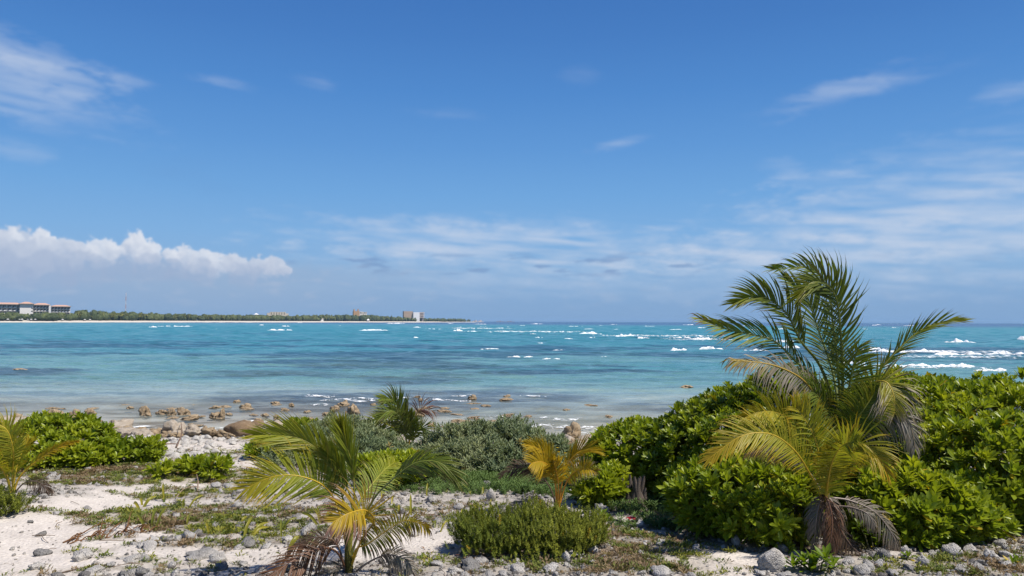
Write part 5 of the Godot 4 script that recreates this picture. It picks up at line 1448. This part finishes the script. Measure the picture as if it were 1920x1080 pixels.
func make_coast() -> void:
	rng.seed = 71
	var v := PackedVector3Array()
	var c := PackedColorArray()
	var rows := [[-6.0, -0.8, 0], [0.0, 0.0, 0], [10.0, 1.4, 0], [26.0, 2.9, 0], [32.0, 3.2, 1], [60.0, 3.4, 1], [500.0, 5.0, 1]]
	var cols := 80
	for r in rows:
		for k in cols + 1:
			var px := -420.0 + 1312.0 * k / cols
			var narrow := 1.0 - 0.75 * ss(700.0, 892.0, px)
			var p := coast_at(px, r[0] * narrow + nf.get_noise_2d(px * 0.2, r[0]) * 4.0)
			p.y = r[1] * (1.0 - 0.3 * ss(800.0, 892.0, px))
			v.append(p)
			c.append([Color(0.62, 0.57, 0.5), Color(0.12, 0.13, 0.06)][r[2]])
	struct("far_coast", sheet(v, c, cols + 1, rows.size()), M.ground)
	# woods: three shapes, many places
	var crowns := []
	for k in 2:
		var b := ball(5)
		for q in b.v.size():
			var p := b.v[q]
			b.v[q] = p * (1.0 + nf.get_noise_3d(p.x * 3.0 + k * 9.0, p.y * 3.0, p.z * 3.0) * 0.55 + nf.get_noise_3d(p.x * 9.0, p.y * 9.0 + k * 5.0, p.z * 9.0) * 0.4)
			b.c[q] = Color.WHITE * (1.0 + nf.get_noise_3d(p.x * 7.0, p.y * 7.0, p.z * 7.0) * 0.6)
		b.smooth()
		for q in 90:
			var u := Vector3(rng.randfn(), absf(rng.randfn()) * 0.8 + 0.1, rng.randfn()).normalized()
			blade(b, u * rng.randf_range(0.8, 1.0), u + Vector3(rng.randfn(), rng.randfn(), rng.randfn()) * 0.5, Vector3(0.2, 1, 0.1), 0.34, 0.1, 0.3, Color(0.9, 0.9, 0.9), Color(1.1, 1.1, 1.0), 1, 0.5)
		crowns.append(b.mesh())
	var pb := MB.new()
	pb.tube([Vector3(0, -0.2, 0), Vector3(0.02, 0.35, 0), Vector3(0.05, 0.74, 0)], [0.025, 0.02, 0.018], 5, Color(0.9, 0.8, 0.75), Color(0.9, 0.8, 0.75))
	for k in 17:
		var a := k * 2.399
		var e := rng.randf_range(-0.1, 1.2)
		blade(pb, Vector3(0.05, 0.74, 0), Vector3(cos(a) * cos(e), sin(e), sin(a) * cos(e)), Vector3.UP + Vector3(0.05, 0, 0.02), 0.36, 0.045, 1.3, Color(1.1, 1.1, 0.9), Color(1, 1, 1), 4, 0.4)
	crowns.append(pb.mesh())
	var spots := [[], [], []]
	var tints := [[], [], []]
	for k in 3400:
		var px := -400.0 + 1285.0 * rng.randf()
		var row := rng.randf()
		var inland := 34.0 + 150.0 * row * row
		var p := coast_at(px, inland * (1.0 - 0.75 * ss(700.0, 892.0, px)))
		var near_hotel := px < 140.0
		if near_hotel and inland < 75.0:
			if rng.randf() < 0.3 or absf(px - 46.0) < 12.0:
				continue
			p = coast_at(px, rng.randf_range(22.0, 36.0))
		var tall := (lerpf(17.5, 14.5, ss(180.0, 350.0, px)) + 4.0 * ss(540.0, 650.0, px)) * rng.randf_range(0.55, 1.02) * (1.0 - 0.35 * ss(720.0, 800.0, px)) * (0.72 if near_hotel else 1.0)
		var palmy := rng.randf() < (0.75 if px > 200.0 and px < 470.0 else 0.5)
		if palmy:
			spots[2].append(Transform3D(Basis(Vector3.UP, rng.randf() * TAU).scaled(Vector3(tall * 0.8, tall * 0.98, tall * 0.8)), p + Vector3(0, 2.9, 0)))
			tints[2].append(Color(0.27, 0.26, 0.07).lerp(Color(0.16, 0.18, 0.06), rng.randf()))
		else:
			var w := rng.randf_range(2.6, 8.0)
			var y := tall * 0.5
			var i := rng.randi() % 2
			spots[i].append(Transform3D(Basis(Vector3.UP, rng.randf() * TAU).scaled(Vector3(w, tall * 0.48, w)), p + Vector3(0, 2.6 + y, 0)))
			tints[i].append(Color(0.13, 0.155, 0.05).lerp(Color(0.065, 0.09, 0.035), rng.randf()))
	var wood := Node3D.new()
	wood.name = "coastal_wood"
	wood.set_meta("kind", "stuff")
	tag(wood, "belt of palms and scrubby trees behind the far white beach", "woodland")
	add_child(wood)
	for i in 3:
		many(["tree_crowns", "tree_crowns", "palm_crowns"][i], crowns[i], M.soft, spots[i], wood, tints[i])
	# the big resort block at the left
	var m := 1215.0 / F * 0.84
	var o := thing("resort_hotel", "large white resort hotel with terracotta roof behind the beach at the left", "hotel", Vector3((50.0 - 960.0) * 1215.0 / F, 3.0, -1215.0))
	hotel_wing(o, -60.0 * m, -4.0, 100.0 * m, 25.2, 5, 11, 2.6)
	block(o, "white_tower", Vector3(0.0, 0, -2.0), Vector3(24.0 * m, 26.2, 12.0), Color(0.80, 0.77, 0.72))
	for k in 4:
		block(o, "window", Vector3(11.0 * m, 4.0 + k * 5.0, 4.05), Vector3(2.2, 1.6, 0.3), Color(0.06, 0.06, 0.07))
	part("roof", prism_roof(29.0 * m, 3.0, 18.0, Color(0.48, 0.30, 0.22)), M.paint, o, Transform3D(Basis(), Vector3(0, 27.0, -2.0)))
	hotel_wing(o, 28.0 * m, -4.0, 31.0 * m, 24.8, 5, 5, 2.8)
	hotel_wing(o, 65.0 * m, -10.0, 37.0 * m, 22.6, 5, 6, 2.4)
	block(o, "stair_tower", Vector3(44.5 * m, 0, 0.5), Vector3(2.6, 24.2, 3.0), Color(0.76, 0.73, 0.68))
	part("low_roof", prism_roof(20.0 * m, 3.4, 10.0, Color(0.58, 0.25, 0.12)), M.paint, o, Transform3D(Basis(), Vector3(-2.0 * m, 4.4, 14.0)))
	o.rotation.y = 0.5
	# others along the coast
	m = 2150.0 / F
	o = thing("beige_hotel", "long beige block above the trees in the middle of the far coast", "building", Vector3((521.0 - 960.0) * m, 3.0, -2150.0))
	o.rotation.y = 0.4
	block(o, "wall", Vector3.ZERO, Vector3(28.0 * m, 26.0, 14.0), Color(0.62, 0.54, 0.42))
	block(o, "lower_wing", Vector3(-16.5 * m, 0, 0.5), Vector3(5.0 * m, 23.0, 12.0), Color(0.62, 0.54, 0.42))
	block(o, "lower_wing", Vector3(16.5 * m, 0, 0.5), Vector3(5.0 * m, 22.0, 12.0), Color(0.60, 0.52, 0.41))
	for k in 6:
		block(o, "window", Vector3((-11.5 + k * 4.6) * m, 18.0, 7.1), Vector3(2.2, 7.0, 0.3), Color(0.2, 0.17, 0.14))
	m = 2300.0 / F
	o = thing("orange_hotel", "orange-brown hotel with two little towers above the far trees", "building", Vector3((668.0 - 960.0) * m, 3.0, -2300.0))
	o.rotation.y = 0.4
	block(o, "wall", Vector3(0, 0, 0), Vector3(11.0 * m, 31.0, 14.0), Color(0.50, 0.30, 0.15))
	block(o, "turret", Vector3(-3.8 * m, 31.0, 0), Vector3(2.0 * m, 6.0, 6.0), Color(0.50, 0.30, 0.15))
	block(o, "turret", Vector3(3.6 * m, 31.0, 0), Vector3(2.0 * m, 6.0, 6.0), Color(0.50, 0.30, 0.15))
	block(o, "white_wing", Vector3(9.0 * m, 0, 1.0), Vector3(6.6 * m, 29.5, 12.0), Color(0.72, 0.66, 0.58))
	block(o, "white_wing", Vector3(16.3 * m, 0, 1.0), Vector3(6.2 * m, 28.5, 12.0), Color(0.72, 0.66, 0.58))
	for k in 4:
		block(o, "window", Vector3((7.5 + (k % 2) * 7.6 + (k / 2) * 2.6) * m, 24.0, 7.1), Vector3(2.4, 3.4, 0.3), Color(0.07, 0.06, 0.06))
	m = 2450.0 / F
	o = thing("white_hotel", "white and tan hotel with stacked balconies near the end of the far coast", "building", Vector3((780.0 - 960.0) * m, 2.0, -2450.0))
	o.rotation.y = 0.4
	block(o, "tan_wing", Vector3(-15.0 * m, 0, -4.0), Vector3(17.0 * m, 34.0, 14.0), Color(0.46, 0.34, 0.24))
	block(o, "wall", Vector3(0, 0, 1.0), Vector3(12.0 * m, 31.0, 14.0), Color(0.80, 0.79, 0.77))
	for k in 4:
		block(o, "balcony_slab", Vector3(11.0 * m, 14.0 + k * 5.0, 0.0), Vector3(10.0 * m, 2.2, 12.0), Color(0.66, 0.56, 0.48))
	block(o, "rear_wall", Vector3(11.0 * m, 0, -9.0), Vector3(10.0 * m, 29.0, 5.0), Color(0.3, 0.27, 0.25))
	m = 3600.0 / F
	o = thing("distant_resort", "pale low buildings at the very tip of the far coast", "building", Vector3((897.0 - 960.0) * m, -0.5, -3600.0))
	o.rotation.y = 0.4
	for k in 6:
		block(o, "wall", Vector3((-9.0 + k * 3.4) * m, 0, rng.randf_range(-5, 5)), Vector3(3.2 * m, 7.0 + 4.0 * sin(k * 2.1) , 12.0), Color(0.66, 0.58, 0.52))
	o = thing("distant_town", "faint reddish roofs on the horizon right of the far coast", "building", Vector3((945.0 - 960.0) * 4200.0 / F, -0.5, -4200.0))
	for k in 7:
		block(o, "wall", Vector3((-12.0 + k * 5.0) * 3.0, 0, rng.randf_range(-5, 5)), Vector3(9.0, 6.0 + 3.0 * sin(k * 1.7), 10.0), Color(0.42, 0.33, 0.33))
	m = 1500.0 / F
	o = thing("radio_mast", "slender red and white radio mast behind the far trees", "mast", Vector3((236.0 - 960.0) * m, 3.0, -1500.0))
	for k in 7:
		var b := MB.new()
		var col := Color(0.52, 0.30, 0.27) if k % 2 else Color(0.62, 0.60, 0.60)
		for s in 3:
			var a := s * TAU / 3.0
			var r0 := 1.2 - k * 0.1
			b.tube([Vector3(cos(a) * r0, k * 8.0, sin(a) * r0), Vector3(cos(a) * (r0 - 0.1), k * 8.0 + 8.0, sin(a) * (r0 - 0.1))], [0.16, 0.16], 4, col, col)
			var a2 := a + TAU / 3.0
			b.tube([Vector3(cos(a) * r0, k * 8.0, sin(a) * r0), Vector3(cos(a2) * (r0 - 0.1), k * 8.0 + 8.0, sin(a2) * (r0 - 0.1))], [0.1, 0.1], 4, col, col)
		part("mast_section", b.mesh(), M.paint, o)
	o = thing("beach_hut", "tiny white pointed beach hut on the far sand", "hut", coast_at(694, 14) + Vector3(0, 1.6, 0))
	block(o, "wall", Vector3.ZERO, Vector3(5.0, 4.0, 5.0), Color(0.8, 0.8, 0.8))
	part("roof", prism_roof(7.5, 4.0, 7.5, Color(0.8, 0.8, 0.8)), M.paint, o, Transform3D(Basis(), Vector3(0, 4.7, 0)))
	o = thing("white_dome", "little white roof showing above the far trees left of the beige block", "roof", Vector3((481.0 - 960.0) * 2000.0 / F, 15.0, -2000.0))
	part("roof", prism_roof(10.0, 4.0, 10.0, Color(0.75, 0.75, 0.75)), M.paint, o, Transform3D(Basis(), Vector3(0, 5.0, 0)))
	block(o, "wall", Vector3(0, -12.0, 0), Vector3(8.0, 16.2, 8.0), Color(0.7, 0.68, 0.64))
	o = thing("beach_house", "small white beach house among the far palms", "house", coast_at(610, 32) + Vector3(0, 3.0, 0))
	o.rotation.y = 0.4
	block(o, "wall", Vector3.ZERO, Vector3(9.0, 5.0, 6.0), Color(0.76, 0.74, 0.7))
	part("roof", prism_roof(10.0, 2.4, 7.0, Color(0.5, 0.45, 0.4)), M.paint, o, Transform3D(Basis(), Vector3(0, 5.7, 0)))
	# sunshades on the hotel beach
	var um := thing("beach_umbrella", "white sunshade on the hotel beach at the far left", "sunshade", coast_at(6, 22) + Vector3(0, 2.2, 0), "white sunshades on the hotel beach")
	var ub := MB.new()
	for k in 8:
		var a := k * TAU / 8.0
		var a2 := (k + 1) * TAU / 8.0
		ub.flat_quad(Vector3(0, 3.4, 0), Vector3(cos(a) * 2.2, 2.5, sin(a) * 2.2), Vector3(cos(a2) * 2.2, 2.5, sin(a2) * 2.2), Vector3(cos(a2) * 2.2, 2.5, sin(a2) * 2.2), Color(0.8, 0.8, 0.8), Vector3.UP)
	part("canopy", ub.mesh(), M.paint, um)
	ub = MB.new()
	ub.tube([Vector3(0, -0.3, 0), Vector3(0, 3.3, 0)], [0.08, 0.06], 5, Color(0.5, 0.45, 0.4), Color(0.5, 0.45, 0.4))
	part("pole", ub.mesh(), M.paint, um)
	for px in [14, 20, 27, 36, 41, 52, 58, 66, 78, 92, 104, 118, 160, 170]:
		var u2 := um.duplicate()
		u2.name = numbered("beach_umbrella")
		add_child(u2)
		u2.position = coast_at(px, 16.0 + rng.randf() * 12.0) + Vector3(0, 2.0, 0)

# ------------------------------------------------------------------ materials
func noise_tex(size: int, freq: float, octaves: int, lo: Color, hi: Color, seed_n: int, normal := false, bump := 4.0, kind := FastNoiseLite.TYPE_SIMPLEX_SMOOTH) -> NoiseTexture2D:
	var n := FastNoiseLite.new()
	n.seed = seed_n
	n.noise_type = kind
	n.frequency = freq
	n.fractal_octaves = octaves
	var t := NoiseTexture2D.new()
	t.width = size
	t.height = size
	t.seamless = true
	t.noise = n
	if normal:
		t.as_normal_map = true
		t.bump_strength = bump
	else:
		var g := Gradient.new()
		g.set_color(0, lo)
		g.set_color(1, hi)
		t.color_ramp = g
	return t

func mat(called: String, rough: float, spec: float, back := 0.0) -> StandardMaterial3D:
	var m := StandardMaterial3D.new()
	m.resource_name = called
	m.vertex_color_use_as_albedo = true
	m.roughness = rough
	m.metallic_specular = spec
	m.cull_mode = BaseMaterial3D.CULL_DISABLED
	if back > 0.0:
		m.backlight_enabled = true
		m.backlight = Color(back, back, back * 0.55).linear_to_srgb()
	return m

func triplanar(m: StandardMaterial3D, world: bool, s: float) -> void:
	m.uv1_triplanar = true
	m.uv1_world_triplanar = world
	m.uv1_scale = Vector3.ONE * s

func make_materials() -> void:
	M.ground = mat("coral sand and rubble", 0.95, 0.2)
	M.ground.albedo_texture = noise_tex(1024, 0.035, 6, Color(0.84, 0.83, 0.82), Color(1, 1, 1), 3)
	M.ground.heightmap_enabled = true
	M.ground.heightmap_texture = noise_tex(1024, 0.03, 6, Color.BLACK, Color.WHITE, 4)
	M.ground.heightmap_scale = 1.4
	triplanar(M.ground, true, 0.55)
	M.rock = mat("limestone", 0.9, 0.25)
	M.rock.albedo_texture = noise_tex(512, 0.05, 5, Color(0.76, 0.75, 0.74), Color(1, 1, 1), 8)
	M.rock.heightmap_enabled = true
	M.rock.heightmap_texture = noise_tex(512, 0.06, 5, Color.BLACK, Color.WHITE, 9)
	M.rock.heightmap_scale = 3.0
	triplanar(M.rock, true, 2.2)
	M.sea = mat("sea water", 0.3, 0.35)
	M.sea.transparency = BaseMaterial3D.TRANSPARENCY_ALPHA
	M.sea.roughness = 0.2
	M.sea.albedo_texture = noise_tex(64, 0.05, 2, Color(0.96, 0.96, 0.96), Color(1, 1, 1), 12)
	M.sea.normal_enabled = true
	M.sea.normal_texture = noise_tex(1024, 0.012, 5, Color.BLACK, Color.WHITE, 13, true, 9.0)
	M.sea.normal_scale = 0.9
	triplanar(M.sea, true, 0.16)
	M.sea.uv1_scale = Vector3(0.10, 0.16, 0.2)
	M.foam = mat("foam", 0.9, 0.3)
	M.foam.transparency = BaseMaterial3D.TRANSPARENCY_ALPHA
	M.frond = mat("palm leaf", 0.45, 0.4, 0.9)
	M.stalk = mat("palm stalk", 0.45, 0.5)
	M.leaf = mat("glossy leaf", 0.38, 0.4, 0.85)
	M.soft = mat("dull leaf", 0.7, 0.35, 0.5)
	M.bark = mat("bark", 0.9, 0.25)
	M.bark.albedo_texture = noise_tex(256, 0.04, 5, Color(0.55, 0.55, 0.55), Color(1, 1, 1), 15)
	triplanar(M.bark, true, 5.0)
	M.paint = mat("plaster", 0.8, 0.3)

# ------------------------------------------------------------------
func _ready() -> void:
	cam = Camera3D.new()
	cam.name = "camera"
	cam.position = EYE
	cam.fov = rad_to_deg(2.0 * atan(540.0 / F))
	cam.rotation = Vector3(atan(63.0 / F), 0.0, 0.0032)
	cam.near = 0.05
	cam.far = FAR_END * 1.3
	add_child(cam)
	view_basis = cam.basis
	var world := WorldEnvironment.new()
	world.name = "world"
	var e := Environment.new()
	e.background_mode = Environment.BG_SKY
	e.sky = make_sky()
	e.background_energy_multiplier = 0.70
	e.tonemap_mode = Environment.TONE_MAPPER_LINEAR
	e.tonemap_exposure = 1.42
	e.fog_enabled = true
	e.fog_density = 0.00006
	e.fog_light_color = Color(0.68, 0.85, 1.0)
	e.fog_sky_affect = 0.0
	e.sdfgi_enabled = true
	e.ssao_enabled = true
	e.ssil_enabled = true
	world.environment = e
	add_child(world)
	var sun := DirectionalLight3D.new()
	sun.name = "sun"
	sun.light_energy = 1.45
	sun.light_color = Color(1.0, 0.97, 0.93)
	sun.light_angular_distance = 0.5
	sun.shadow_enabled = true
	add_child(sun)
	sun.look_at_from_position(Vector3(0.66, 1.15, 0.24) * 10.0, Vector3.ZERO)

	nz.seed = 1
	nz.frequency = 0.12
	nf.seed = 2
	nf.frequency = 0.5
	nf.fractal_octaves = 4
	nw.seed = 3
	nw.frequency = 1.0
	nw.fractal_octaves = 3
	make_materials()
	zones()
	make_land()
	make_sea()
	make_coast()
	make_rocks()
	make_ground_cover()
	make_bushes()
	make_palms()
	make_small_things()
